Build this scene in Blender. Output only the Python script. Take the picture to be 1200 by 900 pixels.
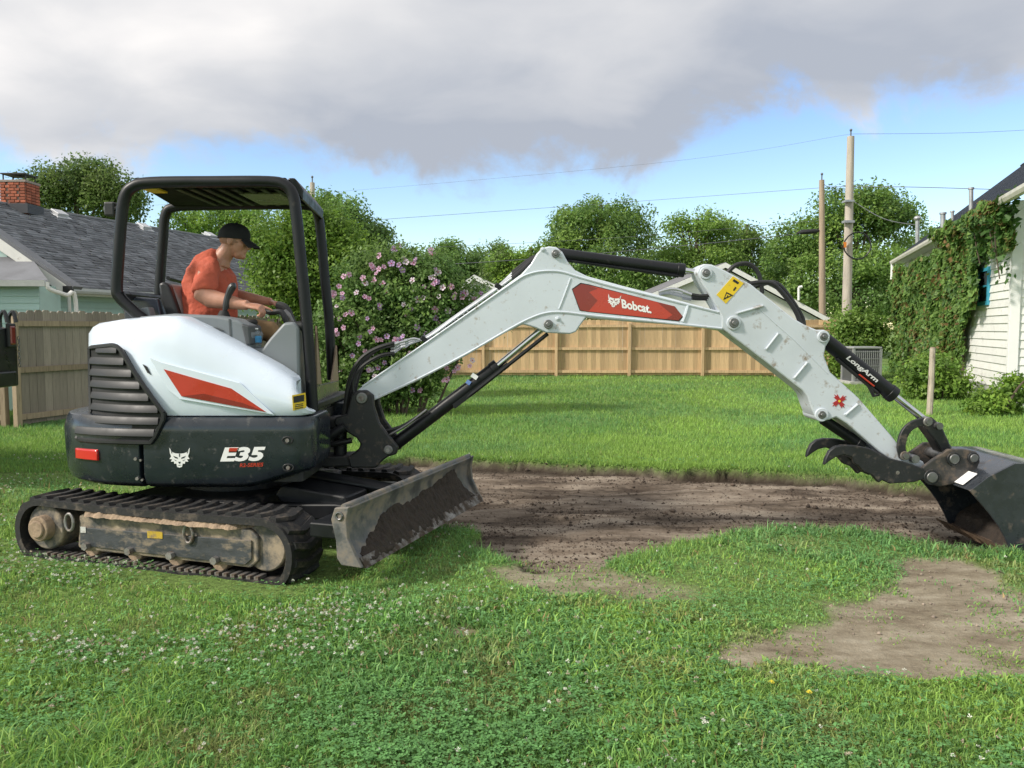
import bpy, bmesh, math, random
import numpy as np
from mathutils import Vector, Matrix

for _o in list(bpy.data.objects):
    bpy.data.objects.remove(_o)
SC = bpy.context.scene
COL = SC.collection
random.seed(7)
RNG = np.random.default_rng(11)

# ---------------------------------------------------------------- camera, world, sun, exposure
FPX, HZ, CAMH = 942.0, 385.0, 1.55          # focal length and horizon row of the 1200 x 900 photograph, eye height
TH = math.atan(65 / 942.0)                  # pitched slightly down
cam_d = bpy.data.cameras.new('camera')
cam = bpy.data.objects.new('camera', cam_d)
COL.objects.link(cam)
cam.location = (0, 0, CAMH)
cam.rotation_euler = (math.pi / 2 - TH, 0, 0)
cam_d.sensor_fit = 'HORIZONTAL'
cam_d.angle = 2 * math.atan(600 / FPX)
cam_d.clip_start = 0.05
cam_d.clip_end = 3000
SC.camera = cam
SC.render.resolution_x, SC.render.resolution_y = 1024, 768

SUN_EL = math.radians(38)
SUN_AZ = math.radians(-113)                 # clockwise from +Y: to the left and a little behind the camera
sun_dir = Vector((math.sin(SUN_AZ) * math.cos(SUN_EL), math.cos(SUN_AZ) * math.cos(SUN_EL), math.sin(SUN_EL)))
sd = bpy.data.lights.new('sun', 'SUN')
sd.energy = 2.25
sd.angle = math.radians(7)
sd.color = (1.0, 0.93, 0.83)
sun = bpy.data.objects.new('sun', sd)
COL.objects.link(sun)
sun.rotation_euler = sun_dir.to_track_quat('Z', 'Y').to_euler()
sun.location = (-20, -10, 30)

world = bpy.data.worlds.new('World')
SC.world = world
world.use_nodes = True

def build_world():
    nt = world.node_tree
    N, L = nt.nodes, nt.links
    N.clear()
    out = N.new('ShaderNodeOutputWorld')
    sky = N.new('ShaderNodeTexSky')
    sky.sky_type = 'NISHITA'
    sky.sun_disc = False
    sky.sun_elevation = SUN_EL
    sky.sun_rotation = SUN_AZ
    sky.air_density = 1.15
    sky.dust_density = 0.25
    sky.ozone_density = 2.0
    bgs = N.new('ShaderNodeBackground')
    hs = N.new('ShaderNodeHueSaturation'); hs.inputs['Saturation'].default_value = 1.16; hs.inputs['Hue'].default_value = .512
    L.new(sky.outputs[0], hs.inputs['Color']); L.new(hs.outputs[0], bgs.inputs[0])
    bgs.inputs[1].default_value = 0.106
    tc = N.new('ShaderNodeTexCoord')
    sep = N.new('ShaderNodeSeparateXYZ')
    L.new(tc.outputs['Generated'], sep.inputs[0])
    def M(op, a=None, b=None, c=None, clamp=False):
        n = N.new('ShaderNodeMath'); n.operation = op; n.use_clamp = clamp
        for i, v in enumerate((a, b, c)):
            if v is None: continue
            if isinstance(v, (int, float)): n.inputs[i].default_value = v
            else: L.new(v, n.inputs[i])
        return n.outputs[0]
    def SM(v, a, b, o0=0.0, o1=1.0):
        n = N.new('ShaderNodeMapRange'); n.interpolation_type = 'SMOOTHSTEP'
        L.new(v, n.inputs[0])
        for i, q in enumerate((a, b, o0, o1)): n.inputs[i + 1].default_value = q
        return n.outputs[0]
    az = M('MULTIPLY', M('ARCTAN2', sep.outputs[0], sep.outputs[1]), 57.2958)
    el = M('MULTIPLY', M('ARCSINE', sep.outputs[2]), 57.2958)
    # cloud deck seen in perspective: coordinates on a high flat layer
    den = M('MAXIMUM', M('ADD', sep.outputs[2], 0.16), 0.03)
    cx = M('DIVIDE', sep.outputs[0], den); cy = M('DIVIDE', sep.outputs[1], den)
    cmb = N.new('ShaderNodeCombineXYZ'); L.new(cx, cmb.inputs[0]); L.new(cy, cmb.inputs[1])
    def NZ(scale, detail, rough, off=0.0, vec=None, dist=0.0):
        mp = N.new('ShaderNodeMapping'); mp.inputs['Location'].default_value = (off, off * 1.7, off * .3)
        L.new(vec or cmb.outputs[0], mp.inputs[0])
        n = N.new('ShaderNodeTexNoise'); n.inputs['Scale'].default_value = scale
        n.inputs['Detail'].default_value = detail; n.inputs['Roughness'].default_value = rough
        n.inputs['Distortion'].default_value = dist
        L.new(mp.outputs[0], n.inputs[0]); return n.outputs[0]
    dirn = tc.outputs['Generated']
    n_edge = NZ(5.5, 7, .62, 3.1, dirn, .4)
    n_fine = NZ(22, 6, .62, 1.1, dirn, .3)
    n_big = NZ(.75, 4, .45, 7.7)
    n_mid = NZ(1.9, 6, .5, 2.3, None, .3)
    # lower rim of the deck: about ten degrees up on the left, higher on the right
    rim = M('ADD', 10.4, M('MULTIPLY', SM(az, 7.0, 15.5), 3.0))
    rim = M('SUBTRACT', rim, M('MULTIPLY', SM(az, 60.0, 100.0), 3.0))
    h = M('SUBTRACT', el, rim)
    h2 = M('ADD', h, M('ADD', M('MULTIPLY', M('SUBTRACT', n_edge, .5), 12.5), M('MULTIPLY', M('SUBTRACT', n_fine, .5), 3.2)))
    mask = SM(h2, -0.9, 2.3)
    # brightness of the deck: pale thin top left, slate belly low on the right
    br = M('ADD', M('MULTIPLY', SM(n_big, .30, .70), .62), M('MULTIPLY', SM(n_mid, .28, .74), .40))
    br = M('ADD', br, M('MULTIPLY', SM(h, 0.0, 12.0), .40))
    br = M('ADD', br, M('MULTIPLY', SM(az, -4.0, -30.0), .03))
    br = M('SUBTRACT', br, M('MULTIPLY', SM(az, -18.0, 8.0), .20))
    br = M('ADD', br, M('MULTIPLY', SM(az, 14.0, 26.0), .14))
    belly = M('MULTIPLY', SM(h, 6.5, 1.0), M('MULTIPLY', SM(az, -26.0, -8.0), SM(az, 18.0, 9.0)))
    br = M('SUBTRACT', br, M('MULTIPLY', belly, .30))
    br = M('ADD', br, M('MULTIPLY', M('MULTIPLY', SM(az, -6.0, -24.0), SM(h, 2.0, 10.0)), .05))
    br = M('SUBTRACT', br, .12, clamp=True)
    ramp = N.new('ShaderNodeValToRGB')
    e = ramp.color_ramp.elements
    e[0].position = 0; e[0].color = (.235, .255, .295, 1)
    e[1].position = 1; e[1].color = (.53, .515, .505, 1)
    m1 = ramp.color_ramp.elements.new(.5); m1.color = (.365, .37, .385, 1)
    L.new(br, ramp.inputs[0])
    bgc = N.new('ShaderNodeBackground'); L.new(ramp.outputs[0], bgc.inputs[0]); bgc.inputs[1].default_value = 1.0
    mix = N.new('ShaderNodeMixShader')
    L.new(mask, mix.inputs[0]); L.new(bgs.outputs[0], mix.inputs[1]); L.new(bgc.outputs[0], mix.inputs[2])
    L.new(mix.outputs[0], out.inputs[0])
build_world()

vs = SC.view_settings
vs.view_transform = 'Standard'
vs.look = 'None'
vs.gamma = 1.0
vs.use_curve_mapping = False
vs.exposure = 1.0
SC.cycles.max_bounces = 6
SC.cycles.diffuse_bounces = 3
SC.cycles.glossy_bounces = 3
SC.cycles.transmission_bounces = 4

# ---------------------------------------------------------------- measuring helpers
def at(px, py, Y):
    """world point seen at photo pixel px, py when it stands Y metres in front of the eye"""
    x = (px - 600) / FPX; v = (450 - py) / FPX
    ry = math.cos(TH) + v * math.sin(TH); rz = -math.sin(TH) + v * math.cos(TH)
    k = Y / ry
    return Vector((x * k, Y, CAMH + rz * k))
def gd(px, py, z=0.0):
    """world point on the level z at photo pixel px, py"""
    x = (px - 600) / FPX; v = (450 - py) / FPX
    ry = math.cos(TH) + v * math.sin(TH); rz = -math.sin(TH) + v * math.cos(TH)
    k = (z - CAMH) / rz
    return Vector((x * k, ry * k, z))

# ---------------------------------------------------------------- materials
MATS = {}
def mat(name, col, rough=.55, metal=0.0, var=.12, vscale=6.0, dirt=None, bump=0.0, bscale=40.0, coat=0.0,
        objrand=0.0, islrand=0.0, trans=0.0, stretch=(1, 1, 1), spec=.5, attr=None, rvar=0.1, sss=0):
    """procedural surface: base colour with noise wear, optional dirt patches (colour, amount 0..1, scale)"""
    if name in MATS: return MATS[name]
    m = bpy.data.materials.new(name); m.use_nodes = True
    nt = m.node_tree; N, L = nt.nodes, nt.links
    N.clear()
    out = N.new('ShaderNodeOutputMaterial'); p = N.new('ShaderNodeBsdfPrincipled')
    tc = N.new('ShaderNodeTexCoord'); mp = N.new('ShaderNodeMapping'); mp.inputs['Scale'].default_value = stretch
    L.new(tc.outputs['Object'], mp.inputs[0])
    def noise(s, d=6, r=.6):
        n = N.new('ShaderNodeTexNoise'); n.inputs['Scale'].default_value = s
        n.inputs['Detail'].default_value = d; n.inputs['Roughness'].default_value = r
        L.new(mp.outputs[0], n.inputs[0]); return n.outputs[0]
    def mr(v, a, b, c, d):
        n = N.new('ShaderNodeMapRange'); L.new(v, n.inputs[0])
        for i, q in enumerate((a, b, c, d)): n.inputs[i + 1].default_value = q
        return n.outputs[0]
    def mul(a, b):
        n = N.new('ShaderNodeMath'); n.operation = 'MULTIPLY'; L.new(a, n.inputs[0])
        if isinstance(b, float): n.inputs[1].default_value = b
        else: L.new(b, n.inputs[1])
        return n.outputs[0]
    n1 = noise(vscale)
    if attr:
        a = N.new('ShaderNodeAttribute'); a.attribute_name = attr; base = a.outputs['Color']
    else:
        c = N.new('ShaderNodeRGB'); c.outputs[0].default_value = (*col, 1); base = c.outputs[0]
    f = mr(n1, .25, .75, 1 - var, 1 + var)
    if objrand:
        oi = N.new('ShaderNodeObjectInfo'); f = mul(f, mr(oi.outputs['Random'], 0, 1, 1 - objrand, 1 + objrand))
    if islrand:
        g = N.new('ShaderNodeNewGeometry'); f = mul(f, mr(g.outputs['Random Per Island'], 0, 1, 1 - islrand, 1 + islrand))
    vm = N.new('ShaderNodeVectorMath'); vm.operation = 'SCALE'
    L.new(base, vm.inputs[0]); L.new(f, vm.inputs['Scale']); base = vm.outputs[0]
    rsock = mr(n1, .3, .7, max(.02, rough - rvar), min(1, rough + rvar))
    if dirt:
        dc, amt, ds = dirt
        nd = noise(ds, 8, .68)
        k = mr(nd, .62 - amt * .5, .74 - amt * .35, 0, 1)
        mx = N.new('ShaderNodeMix'); mx.data_type = 'RGBA'
        L.new(k, mx.inputs[0]); L.new(base, mx.inputs[6]); mx.inputs[7].default_value = (*dc, 1)
        base = mx.outputs[2]
        mxr = N.new('ShaderNodeMix'); L.new(k, mxr.inputs[0]); L.new(rsock, mxr.inputs[2]); mxr.inputs[3].default_value = .9
        rsock = mxr.outputs[0]
    L.new(base, p.inputs['Base Color']); L.new(rsock, p.inputs['Roughness'])
    p.inputs['Metallic'].default_value = metal
    p.inputs['Specular IOR Level'].default_value = spec
    p.inputs['Coat Weight'].default_value = coat; p.inputs['Coat Roughness'].default_value = .08
    if sss:
        p.inputs['Subsurface Weight'].default_value = sss; p.inputs['Subsurface Radius'].default_value = (.012, .005, .003)
    if bump:
        b = N.new('ShaderNodeBump'); b.inputs['Strength'].default_value = bump; b.inputs['Distance'].default_value = .02
        L.new(noise(bscale, 8, .65), b.inputs['Height']); L.new(b.outputs[0], p.inputs['Normal'])
    sh = p.outputs[0]
    if trans:
        t = N.new('ShaderNodeBsdfTranslucent'); L.new(base, t.inputs[0])
        ms = N.new('ShaderNodeMixShader'); ms.inputs[0].default_value = trans
        L.new(sh, ms.inputs[1]); L.new(t.outputs[0], ms.inputs[2]); sh = ms.outputs[0]
    L.new(sh, out.inputs[0])
    MATS[name] = m
    return m

SOIL = (.16, .115, .075)
M_WHITE = mat('white_paint', (.68, .76, .865), .25, var=.035, vscale=2, coat=.5, dirt=((.46, .46, .45), .0, 5))
M_BOOM = mat('boom_paint', (.555, .605, .665), .36, var=.08, vscale=2, coat=.3, dirt=((.33, .29, .25), .075, 22), bump=.03, bscale=60)
M_ARMP = mat('arm_paint', (.525, .57, .62), .45, var=.09, vscale=3, coat=.1, dirt=((.26, .22, .18), .11, 12), bump=.03, bscale=60)
M_NAVY = mat('dark_panel', (.014, .020, .028), .30, var=.2, coat=.3, dirt=((.085, .082, .078), .07, 18))
M_BLACK = mat('black_paint', (.007, .008, .010), .42, var=.2, dirt=((.04, .037, .034), .03, 14), spec=.35)
M_BLKPL = mat('black_plastic', (.014, .015, .017), .55, var=.2)
M_CAST = mat('black_casting', (.013, .014, .016), .5, var=.25, dirt=((.09, .075, .06), .16, 14), bump=.1, bscale=50)
M_GREY = mat('grey_plastic', (.17, .19, .205), .5, var=.06, bump=.05, bscale=250)
M_RUB = mat('track_rubber', (.014, .014, .0145), .72, var=.3, dirt=((.10, .082, .065), .20, 11), bump=.25, bscale=45)
M_TRSIDE = mat('track_frame_paint', (.07, .07, .07), .6, var=.3, vscale=9, dirt=((.33, .265, .19), .44, 7), bump=.2, bscale=40)
M_MUD = mat('dried_mud', (.30, .22, .15), .95, var=.35, vscale=15, bump=.6, bscale=35)
M_STEEL = mat('worn_steel', (.30, .29, .28), .5, .75, var=.25, vscale=12, dirt=((.16, .12, .09), .3, 9), bump=.1)
M_BLADE = mat('blade_steel', (.12, .125, .13), .5, .35, var=.45, vscale=8, dirt=((.25, .215, .175), .34, 8), bump=.15, bscale=40)
M_CHROME = mat('chrome_rod', (.62, .63, .65), .14, 1.0, var=.05)
M_ZINC = mat('zinc_pipe', (.50, .52, .54), .35, .8, var=.15, vscale=15)
M_PIN = mat('pin_steel', (.20, .20, .20), .45, .8, var=.25, vscale=20)
M_RED = mat('red_decal', (.46, .035, .018), .3, var=.05, coat=.4)
M_RED2 = mat('dark_red_decal', (.22, .016, .011), .3, var=.05, coat=.4)
M_LENS = mat('red_lens', (.55, .02, .02), .15, var=.05, coat=.8)
M_YEL = mat('yellow_decal', (.72, .50, .02), .45, var=.08, dirt=((.2, .16, .1), .06, 20))
M_WDEC = mat('white_decal', (.82, .82, .82), .4, var=.02)
M_KDEC = mat('black_decal', (.012, .012, .012), .5, var=.05)
M_HOSE = mat('hose_rubber', (.013, .013, .014), .5, var=.2)
M_SOILB = mat('clinging_soil', (.034, .025, .019), .95, var=.5, vscale=25, bump=.7, bscale=50)
M_BUCK = mat('bucket_paint', (.030, .035, .043), .27, var=.3, coat=.3, dirt=((.17, .13, .10), .12, 9), bump=.08, bscale=40)
M_BUCKIN = mat('bucket_inside', (.17, .112, .074), .8, .1, var=.4, vscale=10, dirt=((.035, .03, .028), .3, 6), bump=.2)

# ---------------------------------------------------------------- mesh helpers
OFF = {}
def tag(o, label=None, cat=None, group=None, kind=None):
    if label: o['label'] = label
    if cat: o['category'] = cat
    if group: o['group'] = group
    if kind: o['kind'] = kind
    return o
def thing(name, loc, label, cat, group=None):
    o = bpy.data.objects.new(name, None); COL.objects.link(o)
    o.location = loc; o.empty_display_size = .2
    OFF[o.name] = Vector(loc)
    return tag(o, label, cat, group)
def link(name, me, m, parent=None):
    o = bpy.data.objects.new(name, me); COL.objects.link(o)
    if m is not None and not me.materials: me.materials.append(m)
    if parent is not None:
        o.parent = parent; OFF[o.name] = OFF.get(parent.name, Vector((0, 0, 0)))
    else: OFF[o.name] = Vector((0, 0, 0))
    return o
def dup(o, parent, matrix=None, loc=None):
    c = o.copy(); COL.objects.link(c); c.parent = parent
    if matrix is not None: c.matrix_basis = matrix
    if loc is not None: c.location = loc
    OFF[c.name] = OFF.get(parent.name, Vector((0, 0, 0))) if parent else Vector((0, 0, 0))
    return c

class MB:
    def __init__(s): s.v = []; s.f = []
    def add(s, vs_, fs_):
        b = len(s.v); s.v += [tuple(q) for q in vs_]; s.f += [tuple(b + i for i in f) for f in fs_]; return s
    def box(s, c, d, rot=None):
        pts = []
        for sx in (-.5, .5):
            for sy in (-.5, .5):
                for sz in (-.5, .5):
                    q = Vector((sx * d[0], sy * d[1], sz * d[2]))
                    if rot is not None: q = rot @ q
                    pts.append(Vector(c) + q)
        return s.add(pts, [(0, 1, 3, 2), (4, 6, 7, 5), (0, 4, 5, 1), (2, 3, 7, 6), (0, 2, 6, 4), (1, 5, 7, 3)])
    def extrude(s, pts, vec):
        n = len(pts); vec = Vector(vec)
        a = [Vector(p) for p in pts]; b = [p + vec for p in a]
        fs = [tuple(range(n)), tuple(range(2 * n - 1, n - 1, -1))]
        for i in range(n): fs.append((i, n + i, n + (i + 1) % n, (i + 1) % n))
        return s.add(a + b, fs)
    def prism(s, pxpoly, Yref, y0, y1):
        """polygon of photo pixels read on the plane Y = Yref, given thickness from y0 to y1"""
        pts = []
        for p in pxpoly:
            w = at(p[0], p[1], Yref); pts.append((w.x, y0, w.z))
        return s.extrude(pts, (0, y1 - y0, 0))
    def tube(s, path, r, n=10, cap=True):
        P = [Vector(p) for p in path]; m = len(P)
        R = r if isinstance(r, (list, tuple)) else [r] * m
        t = [(P[min(i + 1, m - 1)] - P[max(i - 1, 0)]).normalized() for i in range(m)]
        u = t[0].orthogonal().normalized()
        vs_, fs = [], []
        for i in range(m):
            u = (u - t[i] * u.dot(t[i])).normalized(); w = t[i].cross(u)
            for k in range(n):
                a = 2 * math.pi * k / n
                vs_.append(P[i] + (u * math.cos(a) + w * math.sin(a)) * R[i])
        for i in range(m - 1):
            for k in range(n):
                fs.append((i * n + k, i * n + (k + 1) % n, (i + 1) * n + (k + 1) % n, (i + 1) * n + k))
        if cap:
            fs.append(tuple(range(n - 1, -1, -1))); fs.append(tuple((m - 1) * n + k for k in range(n)))
        return s.add(vs_, fs)
    def cyl(s, a, b, r, n=16, r2=None): return s.tube([a, b], [r, r if r2 is None else r2], n)
    def ball(s, c, r, nu=12, nv=8, rot=None):
        if isinstance(r, (int, float)): r = (r, r, r)
        vs_, fs = [], []
        for j in range(nv + 1):
            ph = math.pi * j / nv
            for i in range(nu):
                a = 2 * math.pi * i / nu
                q = Vector((r[0] * math.sin(ph) * math.cos(a), r[1] * math.sin(ph) * math.sin(a), r[2] * math.cos(ph)))
                if rot is not None: q = rot @ q
                vs_.append(Vector(c) + q)
        for j in range(nv):
            for i in range(nu): fs.append((j * nu + i, (j + 1) * nu + i, (j + 1) * nu + (i + 1) % nu, j * nu + (i + 1) % nu))
        return s.add(vs_, fs)
    def rings(s, rings, closed=True, cap=True):
        n = len(rings[0]); vs_ = [p for r in rings for p in r]; fs = []
        for i in range(len(rings) - 1):
            for k in range(n if closed else n - 1):
                fs.append((i * n + k, i * n + (k + 1) % n, (i + 1) * n + (k + 1) % n, (i + 1) * n + k))
        if cap: fs.append(tuple(range(n))); fs.append(tuple((len(rings) - 1) * n + k for k in range(n - 1, -1, -1)))
        return s.add(vs_, fs)
    def build(s, name, m, parent=None, smooth=35, bevel=0, seg=2, kind=None, local=False):
        me = bpy.data.meshes.new(name)
        off = Vector((0, 0, 0)) if (parent is None or local) else OFF.get(parent.name, Vector((0, 0, 0)))
        me.from_pydata([tuple(Vector(v) - off) for v in s.v], [], s.f)
        bm = bmesh.new(); bm.from_mesh(me)
        bmesh.ops.remove_doubles(bm, verts=bm.verts, dist=1e-5)
        bmesh.ops.recalc_face_normals(bm, faces=bm.faces); bm.to_mesh(me); bm.free()
        if smooth:
            me.polygons.foreach_set('use_smooth', [True] * len(me.polygons))
            me.set_sharp_from_angle(angle=math.radians(smooth))
        o = link(name, me, m, parent)
        if bevel:
            b = o.modifiers.new('bevel', 'BEVEL'); b.width = bevel; b.segments = seg; b.limit_method = 'ANGLE'
            b.angle_limit = math.radians(38)
        if kind: o['kind'] = kind
        return o

def spline(pts, k=6):
    """smooth path through points (Catmull-Rom)"""
    P = [Vector(p) for p in pts]; out = []
    for i in range(len(P) - 1):
        a, b, c, d = P[max(i - 1, 0)], P[i], P[i + 1], P[min(i + 2, len(P) - 1)]
        for j in range(k):
            t = j / k
            out.append(.5 * ((2 * b) + (c - a) * t + (2 * a - 5 * b + 4 * c - d) * t * t + (3 * b - a - 3 * c + d) * t ** 3))
    out.append(P[-1]); return out
def pxpath(pts, Y, k=5):
    return spline([at(p[0], p[1], p[2] if len(p) > 2 else Y) for p in pts], k)

def text(s_, origin, u, v, size, m, parent, name='lettering', bold=.0, shear=0.0, width=None, thick=.001):
    """raised flat lettering; u runs along the line, v up the letters"""
    cu = bpy.data.curves.new('txt', 'FONT'); cu.body = s_; cu.size = 1; cu.offset = bold; cu.shear = shear
    cu.resolution_u = 3
    ob = bpy.data.objects.new('txt', cu); COL.objects.link(ob)
    bpy.context.view_layer.update()
    me = bpy.data.meshes.new_from_object(ob.evaluated_get(bpy.context.evaluated_depsgraph_get()))
    bpy.data.objects.remove(ob); bpy.data.curves.remove(cu)
    co = np.array([q.co[:] for q in me.vertices])
    lo = co.min(0); w = co[:, 0].max() - lo[0]; h = co[:, 1].max() - lo[1]
    sx = (width / w) if width else size / h; sy = size / h
    u = Vector(u).normalized(); v = Vector(v).normalized()
    off = OFF.get(parent.name, Vector((0, 0, 0)))
    for q in me.vertices:
        q.co = Vector(origin) + u * ((q.co.x - lo[0]) * sx) + v * ((q.co.y - lo[1]) * sy) - off
    me.materials.clear()
    return link(name, me, m, parent)

def np_mesh(name, V, faces, m, parent=None, col=None, smooth=False, kind=None, sub=True):
    """fast mesh from arrays; faces is a (n,k) array"""
    me = bpy.data.meshes.new(name)
    V = np.asarray(V, np.float32)
    if parent is not None and sub: V = V - np.array(OFF.get(parent.name, Vector((0, 0, 0))), np.float32)
    faces = np.asarray(faces, np.int32); nf, k = faces.shape
    me.vertices.add(len(V)); me.vertices.foreach_set('co', V.ravel())
    me.loops.add(nf * k); me.loops.foreach_set('vertex_index', faces.ravel())
    me.polygons.add(nf)
    me.polygons.foreach_set('loop_start', np.arange(0, nf * k, k, dtype=np.int32))
    me.polygons.foreach_set('loop_total', np.full(nf, k, np.int32))
    if smooth: me.polygons.foreach_set('use_smooth', np.ones(nf, bool))
    me.update(calc_edges=True)
    if col is not None:
        a = me.attributes.new('col', 'FLOAT_COLOR', 'POINT')
        c4 = np.ones((len(V), 4), np.float32); c4[:, :3] = col
        a.data.foreach_set('color', c4.ravel())
    o = link(name, me, m, parent)
    if kind: o['kind'] = kind
    return o

def vnoise(x, y, scale, seed=0):
    """smooth lattice noise 0..1"""
    r = np.random.default_rng(seed).random((256, 256)).astype(np.float32)
    x = np.asarray(x) * scale + 71.3; y = np.asarray(y) * scale + 33.7
    xi = np.floor(x).astype(int); yi = np.floor(y).astype(int)
    fx = x - xi; fy = y - yi; fx = fx * fx * (3 - 2 * fx); fy = fy * fy * (3 - 2 * fy)
    g = lambda a, b: r[a & 255, b & 255]
    return (g(xi, yi) * (1 - fx) + g(xi + 1, yi) * fx) * (1 - fy) + (g(xi, yi + 1) * (1 - fx) + g(xi + 1, yi + 1) * fx) * fy
def fbm(x, y, scale, seed=0, oct_=4):
    t = 0; a = .5; s = 0
    for i in range(oct_):
        t = t + vnoise(x, y, scale * 2 ** i, seed + i) * a; s += a; a *= .5
    return t / s
def sdf_poly(x, y, poly):
    """signed distance to polygon, negative inside"""
    x = np.asarray(x, np.float32); y = np.asarray(y, np.float32)
    d = np.full(x.shape, 1e9, np.float32); ins = np.zeros(x.shape, bool); n = len(poly)
    for i in range(n):
        ax, ay = poly[i]; bx, by = poly[(i + 1) % n]
        ex, ey = bx - ax, by - ay
        t = np.clip(((x - ax) * ex + (y - ay) * ey) / (ex * ex + ey * ey + 1e-9), 0, 1)
        d = np.minimum(d, np.hypot(x - ax - t * ex, y - ay - t * ey))
        c = ((ay > y) != (by > y)) & (x < ex * (y - ay) / ((by - ay) if by != ay else 1e-9) + ax)
        ins ^= c
    return np.where(ins, -d, d)
def sstep(v, a, b):
    t = np.clip((v - a) / (b - a), 0, 1); return t * t * (3 - 2 * t)

# ---------------------------------------------------------------- undercarriage frame of the digger (needed by the ground too)
UC0 = Vector((-3.31, 5.41, 0)); UCD = Vector((.9486, -.3164, 0)); UCN = Vector((.3164, .9486, 0))
def uc(s, n, z): return UC0 + UCD * s + UCN * n + Vector((0, 0, z))

# ---------------------------------------------------------------- ground
PIT = [tuple(gd(*p)[:2]) for p in [(400, 556), (440, 541), (480, 536), (560, 540), (640, 543), (740, 547), (850, 551), (960, 557),
       (1060, 566), (1200, 584), (1330, 600), (1330, 640), (1200, 650), (1120, 642), (1085, 633), (1000, 624), (900, 620), (840, 627), (790, 640),
       (740, 652), (700, 664), (640, 664), (592, 652), (560, 640), (548, 622), (500, 612), (440, 590)]]
DRY = [tuple(gd(*p)[:2]) for p in [(852, 768), (880, 747), (955, 740), (990, 724), (975, 712), (1010, 700), (1052, 682), (1082, 660), (1132, 664),
       (1200, 694), (1290, 720), (1290, 808), (1185, 792), (1085, 796), (1000, 789), (920, 775), (872, 780)]]
DRY2 = [tuple(gd(*p)[:2]) for p in [(600, 668), (640, 664), (700, 668), (760, 676), (806, 690), (812, 704), (760, 703), (690, 695), (640, 694), (606, 684)]]
DRY3 = [tuple(gd(*p)[:2]) for p in [(520, 734), (545, 731), (560, 738), (546, 745), (524, 743)]]

def masks(x, y):
    wob = (fbm(x, y, 2.2, 5) - .5) * .55 + (fbm(x, y, 9, 9) - .5) * .22
    pit = 1 - sstep(sdf_poly(x, y, PIT) + wob * .55, -.025, .02)
    dry = 1 - sstep(sdf_poly(x, y, DRY) + wob * .6, -.02, .14)
    d2 = 1 - sstep(sdf_poly(x, y, DRY2) + wob * .8, -.06, .14)
    d3 = 1 - sstep(sdf_poly(x, y, DRY3) + wob * .3, -.05, .05)
    return pit, np.maximum(dry, np.maximum(d2 * .85, d3))
def gh(x, y, fine=True, m=None):
    pit, dry = masks(x, y) if m is None else m
    z = (fbm(x, y, .35, 21) - .5) * .05
    flat = np.exp(-(((x + 2.1) / 2.2) ** 2 + ((y - 5.9) / 1.9) ** 2) ** 2)
    z = z * (1 - .8 * flat)
    z = z - pit * .115 - dry * .018
    if fine:
        z = z + pit * ((fbm(x * .30, y * 1.5, 3.2, 31, 5) - .5) * .11 + (fbm(x * .6, y, 16, 37, 3) - .5) * .032)
        z = z + dry * ((fbm(x, y, 7, 41, 4) - .5) * .022)
        z = z + (1 - pit) * (1 - dry) * (fbm(x, y, 5, 51, 3) - .5) * .035
        rim = pit * (1 - pit) * 4
        z = z + rim * (fbm(x, y, 6, 61, 3) - .35) * .08
    return z

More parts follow.
